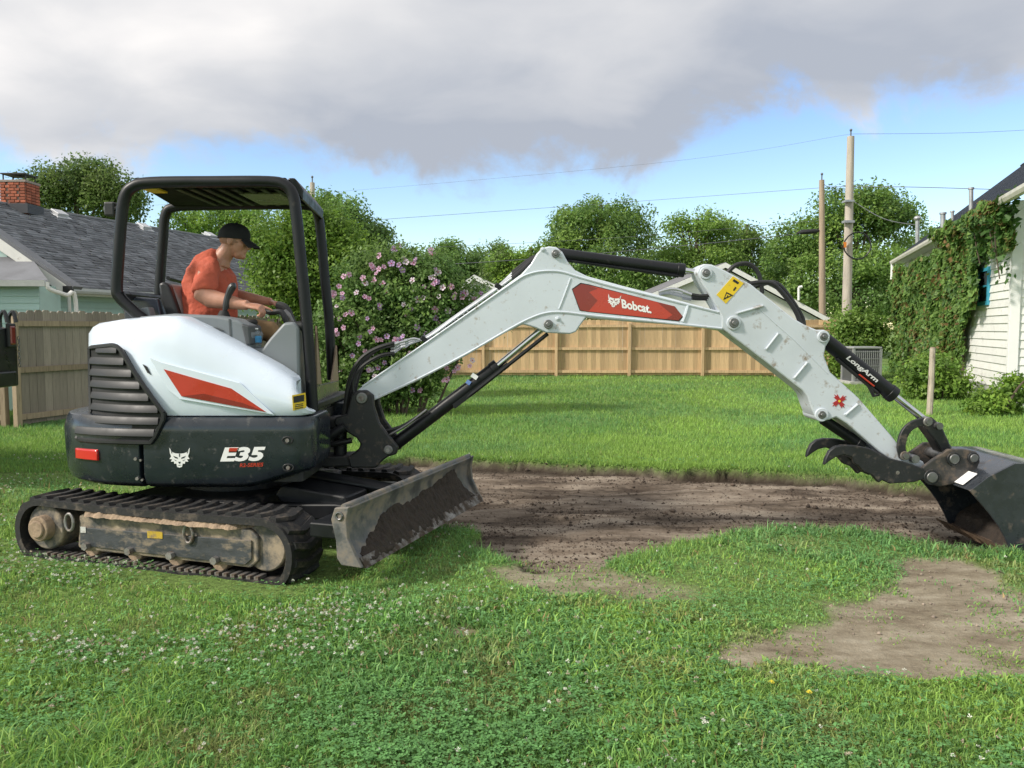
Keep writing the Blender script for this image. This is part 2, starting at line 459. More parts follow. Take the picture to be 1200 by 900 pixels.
def axis(lo, hi, step, far):
    a = np.arange(lo, hi + step / 2, step); up = [hi]; dn = [lo]; s = step
    while up[-1] < far: s *= 1.22; up.append(up[-1] + s)
    s = step
    while dn[-1] > -far: s *= 1.22; dn.append(dn[-1] - s)
    return np.concatenate([dn[:0:-1], a, up[1:]]).astype(np.float32)
def build_ground():
    gx = axis(-4.6, 5.4, .036, 900); gy = axis(2.5, 10.6, .036, 900)
    X, Y = np.meshgrid(gx, gy); x = X.ravel(); y = Y.ravel()
    pit, dry = masks(x, y)
    z = gh(x, y, True, (pit, dry))
    nx, ny = len(gx), len(gy)
    i = np.arange(nx * ny).reshape(ny, nx)
    F = np.stack([i[:-1, :-1], i[:-1, 1:], i[1:, 1:], i[1:, :-1]], -1).reshape(-1, 4)
    m = bpy.data.materials.new('lawn_and_soil'); m.use_nodes = True
    nt = m.node_tree; N, L = nt.nodes, nt.links; N.clear()
    out = N.new('ShaderNodeOutputMaterial'); p = N.new('ShaderNodeBsdfPrincipled')
    a = N.new('ShaderNodeAttribute'); a.attribute_name = 'col'
    sp = N.new('ShaderNodeSeparateColor'); L.new(a.outputs['Color'], sp.inputs[0])
    tc = N.new('ShaderNodeTexCoord')
    def noise(s, d=6, r=.6, st=(1, 1, 1)):
        mp = N.new('ShaderNodeMapping'); mp.inputs['Scale'].default_value = st; L.new(tc.outputs['Object'], mp.inputs[0])
        n = N.new('ShaderNodeTexNoise'); n.inputs['Scale'].default_value = s
        n.inputs['Detail'].default_value = d; n.inputs['Roughness'].default_value = r
        L.new(mp.outputs[0], n.inputs[0]); return n.outputs[0]
    def ramp(v, *st):
        r = N.new('ShaderNodeValToRGB'); e = r.color_ramp.elements
        e[0].position, e[0].color = st[0][0], (*st[0][1], 1); e[1].position, e[1].color = st[-1][0], (*st[-1][1], 1)
        for q in st[1:-1]:
            n = e.new(q[0]); n.color = (*q[1], 1)
        L.new(v, r.inputs[0]); return r.outputs[0]
    def mix(k, A, B):
        n = N.new('ShaderNodeMix'); n.data_type = 'RGBA'; L.new(k, n.inputs[0]); L.new(A, n.inputs[6]); L.new(B, n.inputs[7]); return n.outputs[2]
    turf = ramp(noise(26, 10, .8), (.34, (.06, .06, .025)), (.48, (.12, .19, .05)), (.62, (.22, .33, .09)))
    wet = ramp(noise(2.2, 10, .68, (.45, 1.7, 1)), (.33, (.050, .036, .027)), (.43, (.105, .082, .062)), (.51, (.195, .156, .120)), (.64, (.33, .28, .222)))
    dryc = ramp(noise(3.4, 12, .74, (.6, 1.3, 1)), (.32, (.14, .108, .075)), (.46, (.245, .207, .147)), (.56, (.325, .282, .208)), (.70, (.45, .40, .315)))
    c = mix(sp.outputs[0], mix(sp.outputs[1], turf, dryc), wet)
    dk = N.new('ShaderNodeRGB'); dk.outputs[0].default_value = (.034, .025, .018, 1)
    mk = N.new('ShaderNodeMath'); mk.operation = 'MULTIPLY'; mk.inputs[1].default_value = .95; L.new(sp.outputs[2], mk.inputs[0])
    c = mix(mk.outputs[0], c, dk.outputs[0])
    L.new(c, p.inputs['Base Color']); p.inputs['Roughness'].default_value = .95; p.inputs['Specular IOR Level'].default_value = .15
    b = N.new('ShaderNodeBump'); b.inputs['Strength'].default_value = .8; b.inputs['Distance'].default_value = .03
    L.new(noise(28, 10, .72), b.inputs['Height']); L.new(b.outputs[0], p.inputs['Normal'])
    L.new(p.outputs[0], out.inputs[0])
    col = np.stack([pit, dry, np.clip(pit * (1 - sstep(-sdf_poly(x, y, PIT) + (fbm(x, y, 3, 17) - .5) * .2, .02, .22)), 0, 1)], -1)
    o = np_mesh('ground', np.stack([x, y, z], -1), F, m, col=col, smooth=True)
    tag(o, 'backyard lawn with a scraped bare soil strip', kind='structure')
build_ground()

# crumbs of soil lying in the scraped strip and on the dry patch
def build_clods():
    n = 17000
    x = RNG.uniform(-2.2, 5.2, n * 3); y = RNG.uniform(4.0, 9.6, n * 3)
    pit, dry = masks(x, y)
    k = (RNG.random(n * 3) < pit * (.25 + 1.3 * sstep(fbm(x * .5, y, 1.6, 77), .42, .62)) + dry * .16 + pit * (1 - sstep(-sdf_poly(x, y, PIT), .02, .25)) * .5)
    x, y = x[k][:n], y[k][:n]; n = len(x)
    z = gh(x, y)
    r = np.exp(RNG.normal(-5.3, .55, n)); r = np.minimum(r, .045)
    base = np.array([(1, 0, 0), (-1, 0, 0), (0, 1, 0), (0, -1, 0), (0, 0, 1), (0, 0, -1)], np.float32)
    jit = RNG.uniform(.6, 1.25, (n, 6, 1))
    V = base[None] * jit * r[:, None, None]
    a = RNG.uniform(0, 6.28, n); ca, sa = np.cos(a), np.sin(a)
    V = np.stack([V[..., 0] * ca[:, None] - V[..., 1] * sa[:, None], V[..., 0] * sa[:, None] + V[..., 1] * ca[:, None], V[..., 2] * .75], -1)
    V = V + np.stack([x, y, z + r * .3], -1)[:, None]
    f = np.array([(0, 2, 4), (2, 1, 4), (1, 3, 4), (3, 0, 4), (2, 0, 5), (1, 2, 5), (3, 1, 5), (0, 3, 5)])
    F = (f[None] + (np.arange(n) * 6)[:, None, None]).reshape(-1, 3)
    g = RNG.uniform(.5, 1.5, n)[:, None] * np.array([.085, .062, .046])
    pd = masks(x, y)[1]; g = g * (1 - pd[:, None]) + pd[:, None] * np.array([.26, .21, .165]) * RNG.uniform(.6, 1.3, n)[:, None]
    o = np_mesh('soil_crumbs', V.reshape(-1, 3), F, mat('soil_crumb', SOIL, .95, attr='col', var=.3, vscale=60, bump=.3, bscale=120), col=np.repeat(g, 6, 0), smooth=True)
    tag(o, 'loose crumbs of dark soil lying on the scraped strip', 'soil', kind='stuff')
build_clods()

# ---------------------------------------------------------------- grass
M_GRASS = mat('grass_blade', (.1, .2, .03), .55, attr='col', var=.08, vscale=2, trans=.32, spec=.3)
def grass_colour(x, y, n, near):
    hue = fbm(x, y, .9, 81); dryk = fbm(x, y, 2.4, 91); yel = fbm(x, y, .55, 101)
    r = RNG.random(n)
    dark = np.array([.125, .260, .075]); mid = np.array([.205, .390, .095]); lime = np.array([.320, .490, .095]); blue = np.array([.165, .345, .145])
    straw = np.array([.38, .28, .13])
    c = dark + (mid - dark) * sstep(hue + (r - .5) * .7, .2, .7)[:, None]
    k = sstep(yel + (r - .5) * .35, .38, .62)[:, None]
    c = c + (lime - c) * k * .75
    k = sstep(fbm(x, y, .7, 111) + (RNG.random(n) - .5) * .3, .52, .7)[:, None]
    c = c + (blue - c) * k * .55
    c = c * (.80 + .40 * fbm(x, y, .28, 121))[:, None]
    return c, straw, dryk
def blades(x, y, h, w, lean, col, name, label, seg3=True, z=None):
    n = len(x)
    z = (gh(x, y, True) if z is None else z) - .006
    a = RNG.uniform(0, 2 * np.pi, n); la = RNG.uniform(0, 2 * np.pi, n)
    ux, uy = np.cos(a) * w / 2, np.sin(a) * w / 2
    lx, ly = np.cos(la) * lean * h, np.sin(la) * lean * h
    P = np.stack([x, y, z], -1); U = np.stack([ux, uy, ux * 0], -1)
    tip = P + np.stack([lx, ly, h * np.sqrt(np.clip(1 - np.minimum(lean, .98) ** 2, .04, 1))], -1)
    if seg3:
        midp = P + np.stack([lx * .32, ly * .32, h * .62 * np.sqrt(np.clip(1.05 - (lean * .7) ** 2, .1, 1))], -1)
        V = np.stack([P - U, P + U, midp + U * .8, midp - U * .8, tip], 1)
        f = np.array([(0, 1, 2), (0, 2, 3), (3, 2, 4)]); m = 5
    else:
        V = np.stack([P - U, P + U, tip], 1); f = np.array([(0, 1, 2)]); m = 3
    F = (f[None] + (np.arange(n) * m)[:, None, None]).reshape(-1, 3)
    cc = np.repeat(col[:, None], m, 1)
    o = np_mesh(name, V.reshape(-1, 3), F, M_GRASS, col=cc.reshape(-1, 3))
    return tag(o, label, 'grass', kind='stuff')
def in_tracks(x, y):
    dx, dy = x - UC0.x, y - UC0.y
    s = dx * UCD.x + dy * UCD.y; n = dx * UCN.x + dy * UCN.y
    return (s > .05) & (s < 2.0) & (((n > .03) & (n < .345)) | ((n > 1.65) & (n < 2.0)))
def build_grass():
    # foreground turf: density falls with distance
    n = 560000
    Y = 1 / RNG.uniform(1 / 10.5, 1 / 2.35, n); X = RNG.uniform(-1, 1, n) * (Y * .66 + .9)
    dens = np.clip((3.4 / Y), .3, 1.0)
    pit, dry = masks(X, Y)
    bare = np.maximum(pit, dry * (.90 + .10 * sstep(fbm(X, Y, 4, 131), .35, .6)))
    tuft = sstep(fbm(X, Y, 3.0, 141), .60, .70) * dry * .5 + pit * .55 * sstep(fbm(X, Y, 2.6, 143), .50, .62) * (1 - sstep(-sdf_poly(X, Y, PIT), .05, .45)) * (Y < 7.2)
    thin = .55 + .45 * sstep(fbm(X, Y, 2.2, 151), .32, .50)
    keep = (RNG.random(n) < (1 - bare + tuft) * dens * thin) & ~in_tracks(X, Y)
    x, y = X[keep], Y[keep]; n = len(x)
    c, straw, dk = grass_colour(x, y, n, True)
    k = sstep(fbm(x, y, 3.2, 161) + (RNG.random(n) - .5) * .25, .63, .76)[:, None]
    c = c + (straw - c) * k * .4
    s = (RNG.random(n) < .03)[:, None]
    c = c * (1 - s) + straw * s
    c = c * RNG.uniform(.7, 1.3, n)[:, None]
    crab = sstep(fbm(x, y, 1.1, 171), .45, .6)
    h = RNG.gamma(6, 1 / 6, n) * (.022 + .018 * fbm(x, y, 1.3, 181) + .014 * crab)
    h *= 1 - .3 * sstep(y, 6.5, 9.5)
    ts = (x - UC0.x) * UCD.x + (y - UC0.y) * UCD.y; tn = (x - UC0.x) * UCN.x + (y - UC0.y) * UCN.y
    h *= 1 - .72 * sstep(ts, -.35, .0) * (1 - sstep(ts, 2.1, 2.5)) * sstep(tn, -.42, -.12) * (1 - sstep(tn, 2.1, 2.4))
    h *= 1 - .45 * (1 - sstep(np.minimum(sdf_poly(x, y, DRY), sdf_poly(x, y, DRY2)), .0, .30))
    tall = sstep(-x - .28 * y, .30, .60) * (y < 3.6) * sstep(fbm(x, y, 1.5, 191), .4, .55)
    h *= 1 + .8 * tall
    w = RNG.uniform(.0036, .0074, n) * (1 + .55 * crab) * (1 + .07 * np.maximum(y - 3, 0))
    lean = np.clip(RNG.normal(.70, .25, n), .05, .97)
    blades(x, y, h, w, lean, c, 'lawn_grass', 'uneven green lawn grass in the foreground')
    # mown lawn running back to the fence
    n = 300000
    Y = 1 / RNG.uniform(1 / 34, 1 / 8.6, n); X = RNG.uniform(-1, 1, n) * (Y * .68 + 1)
    p_, d_ = masks(X, Y); keep = (p_ < .4) & (d_ < .5)
    x, y = X[keep], Y[keep]; n = len(x)
    c, straw, dk = grass_colour(x, y, n, False)
    c = c * RNG.uniform(.75, 1.25, n)[:, None]
    h = RNG.uniform(.035, .075, n) * (1 + .015 * y)
    w = RNG.uniform(.006, .011, n) * (y / 8.5)
    lean = np.clip(RNG.normal(.55, .25, n), .05, .95)
    # longer uncut fringe hanging over the lip of the cut
    m_ = 26000; X = RNG.uniform(-2.6, 5.6, m_ * 6); Y = RNG.uniform(4.6, 10.0, m_ * 6); s_ = sdf_poly(X, Y, PIT); q_ = masks(X, Y)
    kk = (s_ < .20) & (s_ > -.10) & (q_[0] < .55) & (q_[1] < .4) & ~in_tracks(X, Y); X, Y = X[kk][:m_], Y[kk][:m_]; m_ = len(X)
    c2, _, _ = grass_colour(X, Y, m_, False); c2 = c2 * RNG.uniform(.6, 1.2, m_)[:, None]
    x, y, c = np.concatenate([x, X]), np.concatenate([y, Y]), np.concatenate([c, c2])
    h = np.concatenate([h, RNG.uniform(.04, .095, m_)]); w = np.concatenate([w, RNG.uniform(.005, .010, m_)]); lean = np.concatenate([lean, np.clip(RNG.normal(.65, .25, m_), .1, .97)])
    blades(x, y, h, w, lean, c, 'mown_lawn', 'mown green lawn beyond the scraped strip', seg3=False)
build_grass()

def build_clover():
    # trefoil leaves and white flower heads among the grass
    def scatter(n, fn):
        Y = 1 / RNG.uniform(1 / 9.5, 1 / 2.5, n * 4); X = RNG.uniform(-1, 1, n * 4) * (Y * .66 + .5)
        pit, dry = masks(X, Y)
        k = (RNG.random(n * 4) < fn(X, Y) * (1 - np.maximum(pit, dry))) & ~in_tracks(X, Y)
        return X[k][:n], Y[k][:n]
    fl = lambda X, Y: .018 + .95 * sstep(fbm(X, Y, 1.2, 201), .45, .62) * sstep(-X, -.2, 1.0) * sstep(Y, 3.3, 4.0) + .05 * sstep(fbm(X, Y, 1.6, 203), .55, .66)
    x, y = scatter(4200, fl)
    n = len(x); z = gh(x, y) + RNG.uniform(.034, .062, n); r = RNG.uniform(.005, .0105, n); k = 18
    d = RNG.normal(0, 1, (n, k, 3)); d /= np.linalg.norm(d, axis=2)[..., None]; d[..., 2] = d[..., 2] * .8 + .15
    e = np.cross(d, RNG.normal(0, 1, (n, k, 3))); e /= np.linalg.norm(e, axis=2)[..., None]
    P = np.stack([x, y, z], -1)[:, None]; R = r[:, None, None] * RNG.uniform(.7, 1.15, (n, k, 1))
    V = np.stack([P + d * R * .15, P + d * R + e * R * .34, P + d * R * 1.08 - e * R * .30], 2)
    F = np.arange(n * k * 3).reshape(-1, 3)
    c = np.array([.80, .80, .70]) * RNG.uniform(.7, 1.15, (n, 1, 1)) * RNG.uniform(.75, 1.15, (n, k, 1))
    br = RNG.random(n) < .3; c[br] = np.array([.55, .45, .35]) * RNG.uniform(.7, 1.2, (br.sum(), k, 1))
    o = np_mesh('clover_flowers', V.reshape(-1, 3), F, mat('clover_white', (.7, .7, .6), .8, attr='col', var=.2, vscale=300, trans=.25), col=np.repeat(c.reshape(-1, 3), 3, 0))
    tag(o, 'small white clover flower heads dotted through the lawn', 'clover', kind='stuff')
    x, y = scatter(17000, lambda X, Y: .15 + .85 * sstep(fbm(X, Y, 1.2, 201), .42, .6))
    n = len(x); z = gh(x, y) + RNG.uniform(.018, .05, n); s = RNG.uniform(.006, .011, n) * (1 + .06 * y)
    a = RNG.uniform(0, 6.28, n)
    Vs = []
    for k in range(3):
        t = a + k * 2.094
        d = np.stack([np.cos(t), np.sin(t), RNG.uniform(-.3, .5, n)], -1) * s[:, None]; e = np.stack([-np.sin(t), np.cos(t), RNG.uniform(-.2, .2, n)], -1) * s[:, None] * .55
        P = np.stack([x, y, z], -1)
        Vs.append(np.stack([P, P + d * .8 - e, P + d * 1.5, P + d * .8 + e], 1))
    V = np.concatenate(Vs).reshape(-1, 3); F = np.arange(len(V)).reshape(-1, 4)
    c = np.array([.135, .300, .095]) * RNG.uniform(.7, 1.4, n)[:, None]; c = np.repeat(np.concatenate([c] * 3), 4, 0)
    o = np_mesh('clover_leaves', V, F, M_GRASS, col=c)
    tag(o, 'low three-part clover leaves between the grass blades', 'clover', kind='stuff')
    # two dandelions
    for (px, py), lb in (((948, 822), 'yellow dandelion flower in the grass below the bare patch'), ((904, 810), 'paler yellow dandelion nearer the left tip of the bare patch')):
        g = gd(px, py)
        d = thing('dandelion', g, lb, 'flower')
        b = MB()
        for ring, (rr, nn, zz) in enumerate(((.012, 14, .040), (.008, 10, .045), (.004, 6, .048))):
            for k in range(nn):
                t = k / nn * 6.283 + ring; c_, s_ = math.cos(t), math.sin(t)
                b.add([g + Vector((0, 0, zz - .004)), g + Vector((c_ * rr - s_ * .002, s_ * rr + c_ * .002, zz)), g + Vector((c_ * rr * 1.1, s_ * rr * 1.1, zz + .001)), g + Vector((c_ * rr + s_ * .002, s_ * rr - c_ * .002, zz))], [(0, 1, 2, 3)])
        b.build('petals', mat('dandelion_yellow', (.82, .70, .06), .6), d)
        MB().cyl(g, g + Vector((.004, 0, .040)), .002, 6).build('stalk', mat('stalk_green', (.10, .22, .05), .6), d)
build_clover()

# ---------------------------------------------------------------- fences
def wood(name, col, ov=.22): return mat(name, col, .8, var=.22, vscale=3, stretch=(9, 9, .8), objrand=ov, bump=.25, bscale=12, dirt=((col[0] * .5, col[1] * .48, col[2] * .47), .12, 4))
M_PINE = wood('new_pine', (.58, .40, .225), .27)
M_PINER = wood('new_pine_rail', (.61, .43, .25), .1)
M_GREYW = wood('weathered_board', (.28, .24, .20), .2)
M_GREYR = wood('weathered_rail', (.31, .24, .165), .15)
def board_mesh(w, h, t, ear):
    m = MB(); m.extrude([(-w / 2, 0, 0), (w / 2, 0, 0), (w / 2, 0, h - ear), (w / 2 - ear, 0, h), (-w / 2 + ear, 0, h), (-w / 2, 0, h - ear)], (0, t, 0)); return m
def fence(A, B, h, label, mb, mr, side, bw=.143, post_every=2.42, extra=0.0):
    A, B = Vector((*A, 0)), Vector((*B, 0)); d = (B - A); L_ = d.length; d.normalize()
    ang = math.atan2(d.y, d.x); nrm = Vector((-d.y, d.x, 0)) * side
    root = thing('wooden_fence', A, label, 'fence'); n = int(L_ / bw)
    base = []
    for k in range(3): base.append(board_mesh(bw - .0015 - .001 * k, h - .02 * (k % 2), .018, .028).build('board', mb, root, smooth=0, local=True))
    for i in range(n):
        o = base[i] if i < 3 else dup(base[int(RNG.integers(0, 3))], root)
        o.location = d * ((i + .5) * L_ / n) + Vector((0, 0, .04 + RNG.uniform(-.013, .013))) + nrm * RNG.uniform(-.003, .003)
        o.rotation_euler = (0, RNG.uniform(-.0016, .0016), ang)
    nb = max(1, round(L_ / post_every)); bay = L_ / nb
    pm = None
    R = Matrix.Rotation(ang, 4, 'Z')
    for i in range(nb + 1):
        if pm is None:
            pm = MB(); pm.extrude([(-.045, -.045, 0), (.045, -.045, 0), (.045, .045, 0), (-.045, .045, 0)], (0, 0, h - .06)); pm = pm.build('post', mr, root, smooth=0, bevel=.006, local=True); o = pm
        else: o = dup(pm, root)
        o.location = d * (i * bay) + nrm * .075; o.rotation_euler = (0, 0, ang)
    rm = None
    for i in range(nb):
        for z in (.16, h * .5, h - .17):
            if rm is None:
                rm = MB(); rm.box((bay / 2, 0, 0), (bay - .095, .038, .088)); rm = rm.build('rail', mr, root, smooth=0, local=True); o = rm
            else: o = dup(rm, root)
            o.location = d * (i * bay) + nrm * .032 + Vector((0, 0, z)); o.rotation_euler = (0, RNG.uniform(-.003, .003), ang)
    return root
FC = (-3.3, 26.2)                                           # far corner of the yard
fence(FC, (10.9, 26.0), 1.80, 'new honey coloured pine board fence across the back of the yard', M_PINE, M_PINER, -1)
fence((-7.78, 12.5), (FC[0], FC[1] - .12), 1.80, 'weathered grey brown board fence running back along the left side', M_GREYW, M_GREYR, -1)
fence((-11.0, 12.9), (-7.9, 12.55), 1.55, 'low dark board fence piece at the far left edge', wood('dark_board', (.20, .13, .075)), M_GREYR, -1)

# ---------------------------------------------------------------- left house
ED = Vector((.310, .951, 0)); EN = Vector((-.951, .310, 0))     # along the long wall, and into the house
def house_left():
    root = thing('neighbour_house', (-9.3, 17, 0), 'pale teal house with a grey shingle roof behind the left fence', 'house')
    O = Vector((-9.3, 17, 0)); ez, rz, run = 2.42, 4.62, 4.15
    def q(t, n, z): return O + ED * t + EN * n + Vector((0, 0, z))
    teal = mat('teal_siding', (.44, .61, .57), .6, var=.05, objrand=.05)
    wht = mat('white_trim', (.74, .73, .69), .5, var=.06, dirt=((.4, .38, .34), .05, 3))
    rot = Matrix.Rotation(math.atan2(ED.y, ED.x), 3, 'Z')
    w = MB(); w.extrude([q(-1.2, .42, 0), q(12, .42, 0), q(12, 7.9, 0), q(-1.2, 7.9, 0)], (0, 0, 2.38)); w.build('wall', teal, root, smooth=0)
    for k in range(15):
        b = MB(); z0 = .35 + k * .138
        b.extrude([q(-.4, .40, z0), q(-.4, .385, z0), q(-.4, .412, z0 + .142)], ED * 12.3); b.build('siding_board', teal, root, smooth=0)
    # roof decks
    for side in (0, 1):
        a0, a1 = (0, run) if side == 0 else (2 * run, run)
        m = MB(); m.extrude([q(-6, a0, ez), q(-6, a1, rz), q(-6, a1, rz - .1), q(-6, a0, ez - .1)], ED * 18.4)
        roof = m.build('roof', mat('roof_deck', (.05, .052, .058), .9), root, smooth=0)
        if side == 0: deck = roof
    # shingles: lapped tabs in courses
    V, F = [], []; L_ = math.hypot(run, rz - ez); nc = 33; up = (EN * run + Vector((0, 0, rz - ez))) / L_; nn = ED.cross(up); nn = nn if nn.z > 0 else -nn
    for c in range(nc):
        s0 = c * L_ / nc - .02; s1 = s0 + L_ / nc + .02; t = -6.05 + (c % 3) * .11
        while t < 12.4:
            wd = random.uniform(.16, .36); dz = random.choice((.010, .016, .022, .03)); j = random.uniform(-.008, .008)
            P0 = q(t, 0, ez) + up * (s0 + j); P1 = q(t + wd - .008, 0, ez) + up * (s0 + j)
            b = len(V)
            V += [P0 + nn * .002, P1 + nn * .002, P1 + nn * dz, P0 + nn * dz, P1 + up * (s1 - s0) + nn * .004, P0 + up * (s1 - s0) + nn * .004]
            F += [(b, b + 1, b + 2, b + 3), (b + 3, b + 2, b + 4, b + 5)]
            t += wd
    sh = np_mesh('shingles', np.array([tuple(v) for v in V]), np.array(F), mat('asphalt_shingle', (.165, .17, .185), .9, var=.25, vscale=2.5, islrand=.32, bump=.3, bscale=90), deck, kind='stuff')
    rg = MB(); rg.tube([q(-6, run, rz + .02), q(12.4, run, rz + .02)], .05, 6); rg.build('ridge_cap', MATS['asphalt_shingle'], deck)
    # gutter, fascia, downspouts
    g = MB(); prof = [(-.02, 0), (-.13, 0), (-.15, .05), (-.15, .11), (-.135, .11), (-.135, .06), (-.12, .015), (-.02, .015)]
    g.rings([[q(t, p[0], ez - .13 + p[1]) for p in prof] for t in (-.2, 12.5)]); g.build('gutter', mat('gutter_grey', (.52, .53, .53), .45, .2, var=.1), root, smooth=0)
    fa = MB(); fa.extrude([q(-.2, -.015, ez - .17), q(-.2, 0.03, ez - .17), q(-.2, .03, ez - .005), q(-.2, -.015, ez - .015)], ED * 12.6); fa.build('fascia', wht, root, smooth=0)
    so = MB(); so.extrude([q(-.2, .035, ez - .172), q(-.2, .40, ez - .172), q(-.2, .40, ez - .15), q(-.2, .035, ez - .15)], ED * 12.6); so.build('soffit', wht, root, smooth=0)
    # window on the long wall
    wn = MB(); wn.extrude([q(2.0, .375, 1.15), q(3.1, .375, 1.15), q(3.1, .375, 2.15), q(2.0, .375, 2.15)], EN * .03); wo = wn.build('window', mat('window_dark', (.20, .24, .27), .1, var=.1), root, smooth=0)
    for (t0, t1, z0, z1) in ((1.9, 2.0, 1.05, 2.25), (3.1, 3.2, 1.05, 2.25), (2.0, 3.1, 2.15, 2.25), (2.0, 3.1, 1.05, 1.15), (2.53, 2.57, 1.15, 2.15)):
        f = MB(); f.extrude([q(t0, .35, z0), q(t1, .35, z0), q(t1, .35, z1), q(t0, .35, z1)], EN * .05); f.build('frame', wht, wo, smooth=0)
    # roof vents
    for (px, py, t) in ((69, 252, 0), (168, 267, 0), (246, 277, 0)):
        # drop the vent on the roof plane
        lo, hi = 14.0, 30.0
        for _ in range(40):
            md = (lo + hi) / 2; w_ = at(px, py, md); n_ = (w_ - O).dot(EN); zr = ez + (rz - ez) * n_ / run
            if w_.z > zr: lo = md
            else: hi = md
        w_ = at(px, py, lo)
        v = MB(); mt = Matrix((ED, up, nn)).transposed()
        v.box(w_ + nn * .05, (.34, .30, .10), mt); v.box(w_ + nn * .012 - up * .02, (.46, .44, .02), mt)
        v.build('roof_vent', mat('vent_metal', (.50, .51, .53), .5, .3, var=.15), root, smooth=0, bevel=.02)
    # brick chimney on the ridge
    cpos = at(24, 244, 20.6); cz0 = 3.6; cz1 = at(22, 216, 20.6).z
    cx, cy = cpos.x, cpos.y; sx, sy = .64, .6
    c = MB(); c.box((cx, cy, (cz0 + cz1) / 2 - .01), (sx - .03, sy - .03, cz1 - cz0 - .02)); ch = c.build('chimney', mat('mortar', (.30, .25, .22), .95, var=.2), root, smooth=0)
    bm_ = mat('red_brick', (.36, .11, .062), .9, var=.25, vscale=20, objrand=.3, bump=.3, bscale=60)
    bl, bh = .20, .072; row = 0; z = cz0; proto = {}
    def brick(p, d):
        key = tuple(round(e, 3) for e in d)
        if key not in proto:
            b = MB(); b.box((0, 0, 0), d); proto[key] = b.build('brick', bm_, ch, smooth=0, bevel=.006, seg=1, local=True); o = proto[key]
        else: o = dup(proto[key], ch)
        o.location = Vector(p) - OFF[ch.name]
    while z < cz1 - bh * .5:
        for k in range(4):
            xo = cx - sx / 2 + (k + .5) * sx / 4 + (.05 if row % 2 else -.05) * (1 if 0 < k < 3 else 0)
            brick((xo, cy - sy / 2 + .006, z + bh / 2), (sx / 4 - .014, .05, bh - .012))
        for k in range(3):
            brick((cx + sx / 2 - .006, cy - sy / 2 + .035 + (k + .5) * (sy - .04) / 3, z + bh / 2), (.05, (sy - .04) / 3 - .014, bh - .012))
        z += bh; row += 1
    cr = MB(); cr.box((cx, cy, cz1 + .03), (sx + .06, sy + .06, .06)); cr.build('crown', mat('mortar', (.3, .25, .22), .95), ch, smooth=0, bevel=.01)
    cap = MB(); cap.box((cx, cy, cz1 + .22), (sx * .95, sy * .95, .03)); cap.ball((cx, cy, cz1 + .235), (.2, .18, .05), 10, 6)
    for a in (-1, 1):
        for b in (-1, 1): cap.box((cx + a * .28, cy + b * .2, cz1 + .13), (.025, .025, .17))
    cap.build('chimney_cap', mat('cap_black', (.02, .02, .022), .6), ch, smooth=0)
    fl = MB(); fl.box((cx + .02, cy - .02, cpos.z - .05), (sx + .12, sy + .1, .24)); fl.build('flashing', mat('flashing', (.045, .047, .055), .6), ch, smooth=0)
    # cross gable wing at the left: teal gable, white bargeboard, lean-to roof with gutter
    Yg = 15.6
    def w2(px, py, Y=Yg): return at(px, py, Y)
    r0, r1 = w2(-90, 214), w2(79, 333)
    dv = (r1 - r0).normalized(); upv = Vector((-dv.z, 0, dv.x)).normalized(); upv = upv if upv.z > 0 else -upv
    gb = MB(); gb.extrude([r0 - upv * .26 - dv * .1, r1 - upv * .2, r1 - upv * .02, r0 - upv * .02], (0, .06, 0)); gb.build('bargeboard', wht, root, smooth=0, bevel=.008)
    tr = MB(); tr.extrude([r0 - upv * .03, r1 - upv * .03 + dv * .12, r1 + upv * .04 + dv * .12, r0 + upv * .04], (0, .35, 0)); tr.build('wing_roof', MATS['asphalt_shingle'], root, smooth=0)
    A, B = w2(-90, 300, Yg + .25), w2(52, 336, Yg + .25)
    gw = MB(); gw.extrude([Vector((r0.x, Yg + .25, 1.2)), Vector((r1.x - .35, Yg + .25, 1.2)), Vector((r1.x - .35, Yg + .25, r1.z + .10)), Vector((r0.x, Yg + .25, r0.z - .05))], (0, .12, 0)); gw.build('gable_wall', teal, root, smooth=0)
    for k in range(14):
        z0 = 1.95 + k * .16
        xr = r1.x - .36 - max(0, (z0 + .16 - r1.z)) * (r1.x - r0.x) / (r0.z - r1.z)
        if xr < r0.x + .2: break
        b = MB(); b.extrude([(r0.x, Yg + .248, z0), (r0.x, Yg + .225, z0), (r0.x, Yg + .247, z0 + .165)], (xr - r0.x, 0, 0)); b.build('siding_board', teal, root, smooth=0)
    lt = MB(); a, b_ = w2(-60, 326, Yg - .75), w2(56, 328, Yg - .75); c_, d_ = w2(36, 303, Yg + .2), w2(-60, 292, Yg + .2)
    d_.z = c_.z = w2(0, 301, Yg + .2).z; a.z = b_.z
    lt.extrude([a, b_, c_, d_], (0, 0, -.06)); lt.build('lean_to_roof', MATS['asphalt_shingle'], root, smooth=0)
    g2 = MB(); g2.extrude([a + Vector((0, -.10, -.12)), a + Vector((0, -.002, -.12)), a + Vector((0, -.002, -.03)), a + Vector((0, -.12, -.01))], b_ - a); g2.build('gutter', MATS['gutter_grey'], root, smooth=0)
    lw = MB(); lw.extrude([(a.x, Yg - .55, 0), (b_.x - .28, Yg - .55, 0), (b_.x - .28, Yg - .55, a.z - .08), (a.x, Yg - .55, a.z - .08)], (0, .6, 0)); lw.build('lean_to_wall', teal, root, smooth=0)
    for k in range(12):
        z0 = .9 + k * .125
        if z0 > a.z - .2: break
        b = MB(); b.extrude([(a.x, Yg - .552, z0), (a.x, Yg - .575, z0), (a.x, Yg - .553, z0 + .13)], (b_.x - .285 - a.x, 0, 0)); b.build('siding_board', teal, root, smooth=0)
    p0 = w2(55, 331, Yg - .8)
